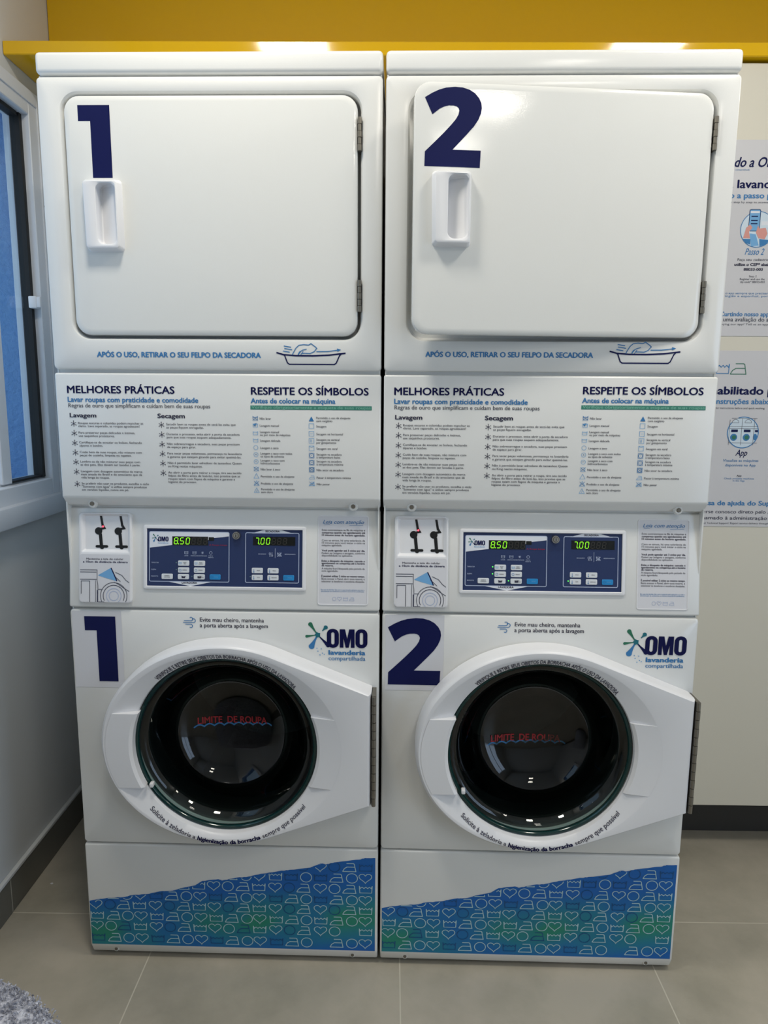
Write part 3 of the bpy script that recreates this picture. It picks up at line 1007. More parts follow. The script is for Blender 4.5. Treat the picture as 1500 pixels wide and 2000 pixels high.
    ln([(108, 1185), (455, 1185), (455, 1400), (470, 1500), (470, 1850)]); ln([(108, 1230), (440, 1230)]); ln([(108, 1380), (445, 1380)])
    ln([(130, 1680), (130, 1415), (305, 1415), (305, 1850)]); ln([(425, 1400), (425, 1850)], W1*.8)
    g.poly(q([(470, 1600), (452, 1600), (452, 1850), (470, 1850)]), tilt, 'navy', e0+.0005)
    g.poly(q([(470, 1295), (735, 1140), (800, 1300), (850, 1410), (640, 1350)]), tilt, 'sky', e0+.0004)
    g.line(q([(740, 1140), (805, 1280), (860, 1410)]), W1*1.7, tilt, 'navy', e0+.0006)
    ln([(830, 1230), (960, 1290), (1040, 1390), (1110, 1440)]); ln([(800, 1300), (850, 1345), (930, 1420)]); ln([(800, 1430), (900, 1480), (1010, 1560), (1110, 1620)])
    ln([(480, 1585), (570, 1585)]); ln([(480, 1845), (600, 1845)])
    cxy = a1(795, 1715)
    for r_, m_ in ((270, 'grey_ink'), (215, 'dark_ink'), (150, 'line_ink'), (95, 'line_ink')):
        rad = r_*U
        lo = a1(0, 1855)[1]
        pts = []
        for i in range(41):
            a = -PI/2 + 2*PI*i/40
            pts.append((cxy[0]+rad*math.cos(a), cxy[1]+rad*math.sin(a)))
        g.line(pts, W1, tilt, m_, e0+.0005, False, lambda p: p[1] > 0.0135)
    part(g, 'phone_sticker', cp, 'white sticker drawing a phone held to the camera', smooth=0)
    # notice card
    g = G(); frame(g, 0.2055, 0.3165, 0.0115, 0.2075, 0.006, 0.0026, 0.0016, 'plastic')
    card = g.build('notice_card_frame', cp)
    g = G()
    g.poly(rr(0.2078, 0.3140, 0.0140, 0.2050, 0.004, 4), tilt, 'film', 0.0005)
    zc_ = lambda py: 0.2078-(py-65)*0.0001060
    text(g, tilt, 'Leia com atenção', 0.2165, zc_(235), 0.0080, 'blue', x1=0.3060, off=0.006, shear=0.35, e=.0009)
    g.line([(0.2185, zc_(262)), (0.232, zc_(255))], 0.0006, tilt, 'blue', .0009); g.line([(0.274, zc_(268)), (0.304, zc_(266))], 0.0006, tilt, 'blue', .0009)
    lines = [(365, 'Evite contratempos na fila de máquinas e', 0), (418, 'compareça quando seu agendamento até', 1), (470, '10 minutos antes do horário agendado.', 1),
             (578, 'Caso se atrase, há uma tolerância de', 0), (628, '10 minutos para você iniciar o ciclo na', 0), (678, 'máquina agendada.', 0),
             (785, 'Você pode agendar até 3 ciclos por dia.', 1), (840, 'Podem ser lavagens e secagens, conforme', 0), (890, 'disponibilidade no aplicativo.', 0),
             (1000, 'Evite o bloqueio da máquina: cancele o', 1), (1048, 'agendamento ou compareça até o horário', 1), (1095, 'de reserva.', 1), (1155, 'A máquina ficará bloqueada pelo período do', 0), (1205, 'ciclo agendado.', 0),
             (1312, 'É possível utilizar 2 ciclos ao mesmo tempo.', 1), (1367, 'Basta acessar o Painel, abrir nova reserva, e', 0), (1420, 'selecionar as lavadoras e secadoras desejadas.', 0)]
    for py, s, bold in lines:
        full = len(s) > 33
        text(g, tilt, s, 0.2145, zc_(py+20), 0.0042, 'dark_ink' if bold else 'grey_ink', x1=0.3085 if full else None, off=0.016 if bold else 0.004, e=.0009, sx=0.98)
    for py, s in ((1592, 'Em caso de dúvidas, fale com o suporte pelo aplicativo ou com a'), (1625, 'administração do condomínio no horário comercial de atendimento.')):
        text(g, tilt, s, 0.2135, zc_(py+14), 0.0030, 'blue', x1=0.3080, off=0.0, e=.0009)
    for k_, px in zip('ohti', (435, 545, 672, 800)):
        laundry_icon(g, k_, 0.2088+(px-110)*0.000104, zc_(1780), 0.0098, 0.0008, tilt, 'line_ink', .0009)
    part(g, 'notice_print', cp, 'white card headed in blue script', smooth=0)
    # bezel, keypad
    g = G(); frame(g, -0.1760, 0.1805, 0.0415, 0.1825, 0.005, 0.0078, 0.0042, 'plastic', r2=0.001); g.build('bezel', cp)
    g = G()
    g.rect(-0.1685, 0.1730, 0.0490, 0.1750, tilt, 'panel_navy', 0.0008)
    key = part(g, 'keypad', cp, 'navy printed keypad', smooth=0)
    X2 = lambda px: -0.1629+(px-105)*(0.1749/1290)
    S2 = lambda py: 0.1679-(py-150)*(0.1087/825)
    X3 = lambda px: 0.0483+(px-335)*(0.1164/860)
    S3 = lambda py: 0.1678-(py-170)*(0.1085/820)
    E1 = 0.0012; E2 = 0.0016
    g = G()
    g.line([p for p in rr(X2(105), X2(1395), S2(975), S2(150), 0.003, 4)], 0.0015, tilt, 'line_ink', E1, True)
    top = [(X2(110), S2(155)), (X2(1390), S2(155)), (X2(1390), S2(215)), (X2(1300), S2(228)), (X2(1150), S2(245)), (X2(1000), S2(300)), (X2(700), S2(330)), (X2(470), S2(370)), (X2(240), S2(400)), (X2(110), S2(418))]
    g.poly(top[::-1], tilt, 'white_ink', E1)
    g.poly([(X2(380), S2(972)), (X2(770), S2(1050)), (X2(1140), S2(972))], tilt, 'white_ink', E1)
    text(g, tilt, 'LAVADORA', X2(755), S2(1008), 0.0042, 'dark_ink', off=0.02, e=E2, align='c')
    omo_letters(g, X2(246), X2(414), S2(310), S2(232), tilt, 'navy', E2)
    splash(g, X2(205), S2(250), 0.000033, tilt, E2)
    text(g, tilt, 'lavanderia', X2(245), S2(345), 0.0030, 'sky', x1=X2(410), e=E2)
    text(g, tilt, 'A Roupa Limpa', X2(1075), S2(372), 0.0032, 'dark_red', x1=X2(1365), e=E2, off=0.01)
    for k_, px, s in (('t', 703, 'LAVAR'), ('t', 835, 'ENXAGUAR'), ('*', 966, 'CENTRIFUGAR'), ('o', 1100, 'PORTA')):
        if k_ == '*':
            for i in range(3): g.line([(X2(px)+.003*math.cos(i*PI/3), S2(493)+.003*math.sin(i*PI/3)), (X2(px)-.003*math.cos(i*PI/3), S2(493)-.003*math.sin(i*PI/3))], .0007, tilt, 'line_ink', E2)
        else: laundry_icon(g, k_, X2(px), S2(493), 0.0075, 0.0008, tilt, 'line_ink', E2)
        text(g, tilt, s, X2(px), S2(552), 0.0022, 'line_ink', e=E2, align='c', sx=0.95)
    text(g, tilt, 'ABERTA', X2(1100), S2(578), 0.0022, 'line_ink', e=E2, align='c')
    for py, s, w_ in ((660, 'TEMPERATURA', 255), (775, 'SUJEIRA', 215), (887, 'PRODUTOS', 245)):
        text(g, tilt, s, X2(135), S2(py+12), 0.0026, 'line_ink', x1=X2(w_), e=E2, off=0.01)
    # dryer half
    g.line(rr(X3(335), X3(1195), S3(990), S3(170), 0.003, 4), 0.0015, tilt, 'line_ink', E1, True)
    g.poly([(X3(430), S3(178)), (X3(1110), S3(178)), (X3(830), S3(98)), (X3(710), S3(98))], tilt, 'white_ink', E1)
    text(g, tilt, 'SECADORA', X3(768), S3(158), 0.0040, 'dark_ink', off=0.02, e=E2, align='c')
    g.line([(X3(812), S3(420)), (X3(812), S3(580))], 0.0007, tilt, 'line_ink', E2)
    text(g, tilt, 'SECANDO', X3(540), S3(527), 0.0024, 'line_ink', x1=X3(665), e=E2, off=.01)
    text(g, tilt, 'RESFRIANDO', X3(968), S3(527), 0.0024, 'line_ink', x1=X3(1140), e=E2, off=.01)
    for px in (745, 880):
        for i in (-1, 0, 1):
            xx = X3(px)+i*0.003
            g.line([(xx, S3(560)), (xx+.001, S3(540)), (xx-.001, S3(515)), (xx, S3(490))], .0009, tilt, 'line_ink', E2)
    for i in (1, -1): g.line([(X3(845), S3(525+i*30)), (X3(918), S3(525-i*30))], .0008, tilt, 'line_ink', E2)
    part(g, 'keypad_print', cp, 'white and pale blue keypad markings', smooth=0)
    # displays
    def display(name, x0, x1, s0, s1, digits, dx0, step, label):
        g = G()
        g.rect(x0, x1, s0, s1, tilt, 'display_black', E2)
        hh = (s1-s0)*0.70; sb = s0+(s1-s0)*0.14
        for i, ch in enumerate(digits):
            seven(g, ch, dx0+i*step, sb, step*0.56, hh, True if ch != ' ' else False, E2+.0004)
        g.disc(dx0+step*0.74, sb+0.0002, 0.0011, tilt, 'lit', E2+.0004, 10)
        part(g, name, cp, label, smooth=0)
    display('display', X2(475), X2(1055), S2(370), S2(225), '850   ', X2(505), X2(95)-X2(0), 'display reading 8.50 in lit green digits')
    g = G(); g.rect(X2(1065), X2(1150), S2(292), S2(232), tilt, 'display_black', E2); part(g, 'display_sensor', cp, 'small black window', smooth=0)
    display('display', X3(455), X3(1135), S3(375), S3(232), '700   ', X3(488), X3(90)-X3(0), 'display reading 7.00 in lit green digits')
    # keys
    def keycap(x0, x1, s0, s1, mt, words, icon=None, label=None):
        g = G()
        f_ = lambda d, e: tl(rr(x0+d, x1-d, s0+d, s1-d, 0.0022, 4), e)
        g.loft([f_(0, 0.0008), f_(0, 0.0020), f_(0.0005, 0.0026)], mt, cap1=True)
        cz = (s0+s1)/2
        n = len(words)
        for i, s in enumerate(words):
            text(g, tilt, s, x0+(x1-x0)*(0.62 if icon else 0.5), cz+(n/2-i-1)*0.0031+0.0008, 0.0020, 'grey_ink' if mt == 'key_white' else 'sky', e=.0030, align='c', sx=0.85)
        xx = x0+(x1-x0)*0.2
        if icon == 'term':
            g.line([(xx, cz-.003), (xx, cz+.003)], .0009, tilt, 'blue', .003); g.disc(xx, cz-.003, .0012, tilt, 'blue', .003, 10)
        elif icon == 'o': g.ring(xx, cz, .0024, .0007, tilt, 'blue', .003, 16)
        elif icon == 't': laundry_icon(g, 't', xx, cz, .0055, .0006, tilt, 'sky', .003)
        elif icon == 'jug':
            g.poly([(x0+.009, cz-.003), (x0+.016, cz-.003), (x0+.017, cz+.0018), (x0+.013, cz+.0005), (x0+.0085, cz+.0022)], tilt, 'dark_ink', .003)
        part(g, 'key', cp, label, smooth=30)
    kx = lambda a, b: (X2(a), X2(b))
    for (a, b), (t0, t1), mt, wd, ic, lb in (
            ((570, 752), (712, 625), 'key_white', ['ÁGUA', 'FRIA'], 't', None), ((828, 1008), (712, 625), 'key_white', ['ÁGUA', 'QUENTE'], 't', None),
            ((570, 752), (827, 738), 'key_white', ['NORMAL'], 'o', None), ((828, 1005), (827, 738), 'key_white', ['PESADO'], 'o', None),
            ((304, 484), (936, 848), 'key_white', ['SOMENTE', 'COM ÁGUA'], None, None), ((567, 748), (936, 850), 'key_white', ['OMO'], 'jug', None),
            ((826, 1004), (936, 850), 'key_white', ['OMO E', 'AMACIANTE'], 'jug', None), ((1084, 1260), (936, 848), 'key_blue', ['INICIAR'], 'o', 'blue start key')):
        keycap(X2(a), X2(b), S2(t0), S2(t1), mt, wd, ic, lb)
    for (a, b), (t0, t1), mt, wd, ic, lb in (
            ((437, 616), (836, 748), 'key_white', ['BAIXA'], 'term', None), ((692, 870), (836, 750), 'key_white', ['MÉDIA'], 'term', None),
            ((437, 615), (950, 862), 'key_white', ['ALTA'], 'term', None), ((690, 870), (950, 862), 'key_white', ['DELICADA'], 'term', None),
            ((946, 1122), (950, 862), 'key_blue', ['INICIAR'], 'o', 'blue start key')):
        keycap(X3(a), X3(b), S3(t0), S3(t1), mt, wd, ic, lb)
    P['lamps'] = []
    for x, s, on in ((X2(540), S2(662), 1), (X2(540), S2(776), 1), (X2(795), S2(888), 1), (X3(412), S3(895), 1)):
        g = G(); g.cyl(tilt(x, s, 0.0008), tilt(x, s, 0.0018), 0.0013, 'led_off', 10)
        P['lamps'].append(part(g, 'indicator_lamp', cp, 'small indicator lamp'))
    # key lock
    g = G()
    x, s = 0.0290, 0.1615
    g.cyl(tilt(x, s, 0.0008), tilt(x, s, 0.010), 0.0088, 'chrome', 28, r1=0.0080)
    g.cyl(tilt(x, s, 0.010), tilt(x, s, 0.0104), 0.0064, 'dark_steel', 24)
    g.cyl(tilt(x, s, 0.0104), tilt(x, s, 0.0125), 0.0045, 'chrome', 20)
    g.rect(x-0.0008, x+0.0008, s-0.003, s+0.003, tilt, 'black', 0.0128)
    part(g, 'key_lock', cp, 'round chrome key lock')

    # --- washer front with the round opening
    K = 15
    ZC = 0.565; XC = 0.004
    A = lambda d, y, r=0.008: rr3(-HW+d, HW-d, 0.3000+d, 0.8605-d, r, y, K)
    g = G()
    g.loft([A(0, 0.03), A(0, 0.006), A(0.0016, 0.0018), A(0.005, 0.0), circ3(XC, ZC, 0.212, 0.0, K), circ3(XC, ZC, 0.208, 0.004, K), circ3(XC, ZC, 0.208, 0.04, K)], 'enamel')
    g.build('washer_front', root)
    g = G()
    C6 = lambda r, y: [(XC+r*math.cos(2*PI*i/64), y, ZC+r*math.sin(2*PI*i/64)) for i in range(64)]
    g.loft([C6(0.2075, 0.006), C6(0.203, 0.012), C6(0.198, 0.045), C6(0.190, 0.070), C6(0.196, 0.090)], 'gasket')
    part(g, 'door_gasket', root, 'dark rubber gasket')
    g = G()
    g.loft([C6(0.196, 0.090), C6(0.235, 0.100), C6(0.238, 0.12), C6(0.238, 0.50), C6(0.20, 0.52), C6(0.05, 0.505)], 'drum', cap1=True)
    for k in range(3):       # lifters
        a = PI/2+0.4+k*2*PI/3
        d = Vector((math.cos(a), 0, math.sin(a))); n = Vector((-math.sin(a), 0, math.cos(a)))
        o0 = Vector((XC, 0, ZC))
        vs = []
        for y in (0.14, 0.48):
            for r_, w_ in ((0.238, 0.05), (0.185, 0.012), (0.185, -0.012), (0.238, -0.05)):
                p = o0+d*r_+n*w_; vs.append((p.x, y, p.z))
        g.add(vs, [(0, 1, 5, 4), (1, 2, 6, 5), (2, 3, 7, 6), (0, 3, 2, 1), (4, 5, 6, 7)], 'drum')
    part(g, 'washer_drum', root, 'dark steel drum')
    # stickers on the washer front
    g = G()
    g.rect(-0.3365, -0.2265, 0.6810, 0.8575, front, 'film', 0.0004)
    g.poly(one_poly(-0.3090, -0.2400, 0.6955, 0.8455), front, 'navy', 0.0009)
    P['one_b'] = part(g, 'number_decal', root, 'white sticker with large navy figure 1', smooth=0)
    g = G()
    text(g, front, 'Evite mau cheiro, mantenha', -0.0525, 0.8370, 0.0094, 'dark_ink', x1=0.0885, off=0.010)
    text(g, front, 'a porta aberta após a lavagem', -0.0530, 0.8242, 0.0094, 'dark_ink', x1=0.0969, off=0.012)
    wx, wz = -0.0760, 0.8350
    for dz, x0_, x1_, r_, sg in ((0.0035, -0.012, 0.004, 0.004, 1), (-0.0005, -0.014, 0.009, 0.0045, 1), (-0.0045, -0.009, 0.003, 0.0038, -1)):
        pts = [(wx+x0_, wz+dz), (wx+x1_, wz+dz)]
        for i in range(1, 8):
            a = -sg*PI/2 + sg*i*PI*1.25/7
            pts.append((wx+x1_+r_*math.cos(a), wz+dz+sg*r_+r_*math.sin(a)))
        g.line(pts, 0.0015, front, 'blue')
    P['door_notice'] = part(g, 'door_notice', root, 'printed notice with a blue wind symbol', smooth=0)
    g = G()
    splash(g, 0.2062, 0.8107, 0.000117, front, 0.0005)
    omo_letters(g, 0.2265, 0.3155, 0.7825, 0.8245, front, 'deep_navy', 0.0009)
    text(g, front, 'lavanderia', 0.2305, 0.7660, 0.0106, 'blue', x1=0.3104, off=0.030)
    text(g, front, 'compartilhada', 0.2300, 0.7530, 0.0096, 'blue', x1=0.3110, off=0.010)
    for a, b in ((0.2045, 0.7800), (0.2140, 0.7790), (0.2065, 0.7735), (0.2165, 0.7690), (0.2205, 0.7665), (0.2110, 0.7650)):
        g.disc(a, b, 0.0013, front, 'sky', n=8)
    P['brand_logo'] = part(g, 'brand_logo', root, 'printed logo with a blue and green splash', smooth=0)

    # --- washer door
    N = 192
    ell = lambda a, b, th: a*b/math.sqrt((b*math.cos(th))**2+(a*math.sin(th))**2)
    pts = [(XC+0.271*math.cos(2*PI*i/360), ZC+0.0045+0.2335*math.sin(2*PI*i/360)) for i in range(360)]
    pts += [(0.3265, 0.697), (0.3265, 0.4365)]
    pts.sort()
    def half(ps):
        h = []
        for p in ps:
            while len(h) > 1 and (h[-1][0]-h[-2][0])*(p[1]-h[-2][1])-(h[-1][1]-h[-2][1])*(p[0]-h[-2][0]) <= 0:
                h.pop()
            h.append(p)
        return h
    lo_, hi_ = half(pts), half(pts[::-1])
    hull = lo_[:-1]+hi_[:-1]
    def hullr(th):
        dx, dz = math.cos(th), math.sin(th); best = 0
        for i in range(len(hull)):
            ax, az = hull[i][0]-XC, hull[i][1]-ZC; bx, bz = hull[(i+1) % len(hull)][0]-XC, hull[(i+1) % len(hull)][1]-ZC
            ex, ez = bx-ax, bz-az
            den = dx*ez-dz*ex
            if abs(den) < 1e-12: continue
            t = (ax*ez-az*ex)/den; u = (ax*dz-az*dx)/den
            if t > 0 and -1e-6 <= u <= 1+1e-6: best = max(best, t)
        return best
    TH = [2*PI*i/N for i in range(N)]
    # put samples exactly on the two hinge corners
    for cx_, cz_ in ((0.3265, 0.697), (0.3265, 0.4365)):
        a = math.atan2(cz_-ZC, cx_-XC) % (2*PI)
        k = min(range(N), key=lambda i: abs((TH[i]-a+PI) % (2*PI)-PI)); TH[k] = a
    HR = [hullr(t) for t in TH]
    RG = 0.2035
    def RD(i):
        return min(ell(0.258, 0.2165+0.003*math.sin(TH[i]), TH[i]), HR[i]-0.010)
    def ringf(fn, y):
        return [(XC+fn(i)*math.cos(TH[i]), y(i) if callable(y) else y, ZC+fn(i)*math.sin(TH[i])) for i in range(N)]
    YD = -0.055
    DEPTH = [0.0080+0.0110*math.cos(t)**2 for t in TH]
    def dish_y(r, rd, i):
        if r > rd-0.0015:
            return YD+0.0008
        t = (rd-0.0015-r)/(rd-0.0015-RG-0.0015)
        return YD + 0.0008+(DEPTH[i]-0.0008)*min(1, t)
    g = G()
    rings = [ringf(lambda i: HR[i]-0.004, -0.0005), ringf(lambda i: HR[i], -0.004), ringf(lambda i: HR[i], -0.038), ringf(lambda i: HR[i]-0.0012, -0.0465),
             ringf(lambda i: HR[i]-0.004, -0.0525), ringf(lambda i: HR[i]-0.0075, YD), ringf(lambda i: RD(i)+0.001, YD),
             ringf(lambda i: RD(i)-0.0015, YD+0.0008), ringf(lambda i: RG+0.0015, lambda i: YD+DEPTH[i]), ringf(lambda i: RG, lambda i: YD+DEPTH[i]+0.004), ringf(lambda i: RG-0.001, YD+0.040), ringf(lambda i: RG-0.001, -0.006)]
    g.loft(rings, 'plastic')
    wd = g.build('washer_door', root)
    P['washer_door'] = wd
    # handle shelf on the left, slight shelf on the right
    def shelf_piece(g, th0, th1, z0, z1, y, r_in, side, slope=0.0):
        """flat piece between two level lines, from the glass edge out to the rim"""
        n = 28
        inner, outer = [], []
        for i in range(n+1):
            z = z0+(z1-z0)*i/n
            dz = z-ZC
            inner.append((XC+side*math.sqrt(max(0, r_in*r_in-dz*dz)), z))
            # outer edge on the dish border ellipse
            outer.append((XC+side*0.2585*math.sqrt(max(0, 1-(dz/0.2150)**2)) if abs(dz) < 0.2150 else XC, z))
        F = []
        vs = []
        for (a, z), (b, _) in zip(inner, outer):
            for t in (0.0, 0.12, 0.6, 1.0):
                x = a+(b-a)*t
                yy = y + slope*(1-t) + (0.004 if t == 0 else 0)
                vs.append((x, yy, z))
        fs = []
        for i in range(n):
            for j in range(3):
                fs.append((i*4+j, (i+1)*4+j, (i+1)*4+j+1, i*4+j+1))
        k = len(vs)
        for (a, z), (b, _) in zip(inner, outer):     # back edge along the glass
            vs.append((a, -0.012, z)); 
        for i in range(n):
            fs.append((i*4, (i+1)*4, k+i+1, k+i))
        # end walls
        for i in (0, n):
            w0 = len(vs)
            (a, z), (b, _) = inner[i], outer[i]
            vs.append((b, -0.012, z))
            fs.append((i*4, i*4+1, i*4+2, i*4+3, w0, k+i))
        g.add(vs, fs, 'plastic')
    g = G(); shelf_piece(g, 0, 0, 0.4715, 0.6440, YD-0.0006, 0.2000, -1); part(g, 'door_handle', wd, smooth=25)
    g = G(); shelf_piece(g, 0, 0, 0.4765, 0.6380, YD-0.0002, 0.2040, 1, 0.0105); part(g, 'door_facet', wd, smooth=25)
    g = G()
    g.box(-0.1640, -0.1555, -0.050, -0.036, 0.4690, 0.4790, 'plastic', 0.002, 2)
    part(g, 'latch', wd)
    # glass bowl and its green rim
    g = G()
    CG = lambda r, y: [(XC+r*math.cos(2*PI*i/96), y, ZC+r*math.sin(2*PI*i/96)) for i in range(96)]
    prof = [(0.1935, -0.0290), (0.186, -0.0275), (0.176, -0.018), (0.166, 0.004), (0.156, 0.030), (0.144, 0.052), (0.128, 0.069), (0.105, 0.083), (0.078, 0.092), (0.048, 0.097), (0.020, 0.099), (0.004, 0.0992)]
    g.loft([CG(*p) for p in prof], 'porthole', cap1=True)
    glass_o = part(g, 'door_glass', wd, 'dark round glass bowl', smooth=60)
    g = G()
    g.loft([CG(0.2030, -0.020), CG(0.2028, -0.0300), CG(0.2005, -0.0335), CG(0.1965, -0.0335), CG(0.1938, -0.0305), CG(0.1930, -0.026)], 'rim_glass')
    part(g, 'glass_rim', wd, 'green glass edge')
    # hinge strip
    g = G()
    n = 13
    for i in range(n):
        a = 0.437+0.255*i/n; b = 0.437+0.255*(i+1)/n
        g.cyl((0.3325, -0.050, a+0.0006), (0.3325, -0.050, b-0.0006), 0.0050 if i % 2 else 0.0046, 'dark_steel', 12)
    g.box(0.3268, 0.3278, -0.046, -0.001, 0.437, 0.692, 'black')
    g.box(0.3280, 0.3360, -0.049, -0.0005, 0.437, 0.692, 'dark_steel')
    part(g, 'piano_hinge', wd, 'dark steel piano hinge')
    # texts round the door
    def arc(r0, mid, sgn, ey):
        """u runs along the arc, v outwards from the base line (sgn=1) or towards the centre (sgn=-1)"""
        def mp(u, v, e):
            th = mid - sgn*u/r0
            r = r0+sgn*v
            i = int(round((th % (2*PI))/(2*PI)*N)) % N
            rd = RD(i)
            y = dish_y(r, rd, i)-0.0004 if r < rd+0.001 else YD
            return (XC+r*math.cos(th), y-e-ey, ZC+r*math.sin(th))
        return mp
    g = G()
    r0 = 0.2065
    L_ = r0*math.radians(91.0)
    text(g, arc(r0, math.radians(86.8), 1, 0.0004), 'VERIFIQUE E RETIRE SEUS OBJETOS DA BORRACHA APÓS O USO DA LAVADORA.', -L_/2, 0, 0.0100, 'dark_ink', x1=L_/2, off=0.014)
    part(g, 'door_print', wd, 'dark lettering over the top of the door ring', smooth=0)
    g = G()
    r0 = 0.2232
    L_ = r0*math.radians(102.0)
    s1, s2, s3 = 'Solicite à zeladoria a ', 'higienização da borracha', ' sempre que possível'
    w1_, w2_, w3_ = width(s1+'.', 1, 0.008), width(s2, 1, 0.032), width('.'+s3, 1, 0.008)
    tot = w1_+w2_+w3_
    ap = arc(r0, math.radians(-88.0), -1, 0.0004)
    u = -L_/2
    text(g, ap, s1.strip(), u, 0, 0.0094, 'dark_ink', x1=u+L_*w1_/tot*0.955, off=0.008)
    u += L_*w1_/tot
    text(g, ap, s2, u, 0, 0.0094, 'deep_navy', x1=u+L_*w2_/tot, off=0.032)
    u += L_*w2_/tot
    text(g, ap, s3.strip(), u+L_*w3_/tot*0.05, 0, 0.0094, 'dark_ink', x1=L_/2, off=0.008)
    part(g, 'door_print', wd, 'dark lettering under the bottom of the door ring', smooth=0)
    # load limit print on the glass
    def glass_y(x, z):
        r = math.hypot(x-XC, z-ZC)
        for (ra, ya), (rb, yb) in zip(prof, prof[1:]):
            if rb <= r <= ra:
                return ya+(yb-ya)*(ra-r)/(ra-rb)
        return prof[-1][1]
    gm = lambda u, v, e: (u, glass_y(u, v)-e-0.001, v)
    g = G()
    text(g, gm, 'LIMITE  DE ROUPA', -0.0910, 0.5560, 0.0165, 'red', x1=0.0720, off=0.018, e=0.0006)
    wv = []
    for i in range(65):
        t = i/64
        wv.append((-0.1000+0.184*t, 0.5480+0.0055*abs(math.sin(t*PI*8))+0.005*t))
    g.line(wv, 0.0035, gm, 'blue', 0.0006)
    P['limit'] = part(g, 'load_limit_print', wd, 'red and blue load limit marking', smooth=0)

    # --- kick panel
    g = G()
    g.prism_x([(0.0, 0.0330), (0.0, 0.2965), (0.05, 0.2965), (0.05, 0.0090), (0.010, 0.0090)], -HW, HW, 'enamel', 0.0045, 3)
    kp = g.build('kick_panel', root)
    for x in (-0.2825, 0.2825):
        gg = G()
        gg.cyl((x, 0.0075, 0.0205), (x, 0.0040, 0.0205), 0.0080, 'enamel', 18, r1=0.006)
        gg.cyl((x, 0.0050, 0.0205), (x, 0.0025, 0.0205), 0.0044, 'dark_steel', 14, r1=0.0034)
        part(gg, 'screw', kp, 'small steel screw')
    # printed film
    ctrl = [(-0.3375, 0.1500), (-0.300, 0.1575), (-0.255, 0.1610), (-0.238, 0.1665), (-0.200, 0.1710), (-0.165, 0.1790), (-0.145, 0.1800), (-0.110, 0.1905), (-0.085, 0.1965),
            (-0.068, 0.2080), (-0.030, 0.2135), (-0.020, 0.2105), (0.010, 0.2185), (0.040, 0.2220), (0.075, 0.2310), (0.118, 0.2395), (0.140, 0.2420), (0.185, 0.2490), (0.210, 0.2605), (0.222, 0.2585), (0.240, 0.2635), (0.300, 0.2730), (0.312, 0.2765), (0.3355, 0.2770)]
    rnd = random.Random(3)
    edge = []
    for (a, b), (c, d) in zip(ctrl, ctrl[1:]):
        for i in range(6):
            t = i/6
            edge.append((a+(c-a)*t, b+(d-b)*t+rnd.uniform(-0.0007, 0.0007)))
    edge.append(ctrl[-1])
    def edge_z(x):
        for (a, b), (c, d) in zip(edge, edge[1:]):
            if a <= x <= c:
                return b+(d-b)*(x-a)/(c-a)
        return 0
    g = G()
    k = 0
    vs, fs = [], []
    for a, b in edge:
        vs += [front(a, 0.0365, 0.0005), front(a, b, 0.0005)]
    for i in range(len(edge)-1):
        fs.append((2*i, 2*i+2, 2*i+3, 2*i+1))
    g.add(vs, fs, 'wave')
    clip = lambda p: p[1] < edge_z(p[0])-0.0005 and -0.337 < p[0] < 0.335
    PX = [172, 245, 312, 372, 445, 515, 583, 645, 715, 785, 855, 913, 988, 1058, 1125, 1190, 1260, 1330, 1390]
    PX2 = [168, 232, 292, 367, 440, 503, 567, 640, 708, 772, 838, 912, 985, 1048, 1112, 1188, 1252, 1318, 1392]
    XI = [-0.3206+(p-172)*0.000520 for p in PX]
    XI2 = [-0.3206+(p-172)*0.000520 for p in PX2]
    rows = ['T i o h T i o h T i o h T i o . i o h',
            'h o I t h O i t h o I t h O i h o . t',
            't i o h t i o h t i o h t i o t i o h',
            'h O i t h O i t h O i t h O i h O i t',
            'T i o h T i o h T i o h T i o T i o h',
            '. O i t . O i t h o i t h O i h o i t',
            '. . . . . . . . T i o h t T o T i o h',
            '. . . . . . . . . . . . . . O h O i T']
    zs = [0.0552, 0.0860, 0.1135, 0.1415, 0.1680, 0.1965, 0.2245, 0.2520]
    for ri, (rz, row) in enumerate(zip(zs, rows)):
        for x, ch in zip(XI2 if ri % 2 else XI, row.split()):
            if ch == '.':
                continue
            low = ch.lower()
            s, q = {'t': (0.0300, 0.80), 'i': (0.0280, 1.02), 'h': (0.0312, 0.86), 'o': (0.0322, 0.93)}[low]
            laundry_icon(g, low, x, rz, s, 0.0019, front, ('film_dark' if ch.isupper() else 'film_line'), 0.0010, clip, q)
    part(g, 'wave_decal', kp, 'blue and green film printed with laundry symbols', smooth=0)
    # feet
    for x in (-0.29, 0.29):
        for y in (0.09, 0.62):
            g = G(); g.cyl((x, y, 0.0), (x, y, 0.012), 0.024, 'black', 20); g.cyl((x, y, 0.012), (x, y, 0.03), 0.010, 'steel', 12)
            part(g, 'foot', root, 'black levelling foot')
    return root, P

M['film_line'] = mat('pale_icon_print', (174, 206, 214), 0.45)
M['film_dark'] = mat('dark_icon_print', (8, 78, 132), 0.45)

M.setdefault('poster_pale', mat('poster_pale_blue', (205, 220, 232), 0.5))
root1, P1 = build_machine()
tag(root1, 'white stacked washer and dryer numbered 1, dryer door shut, beside the window', 'washing machine', 'stacked washer dryers')

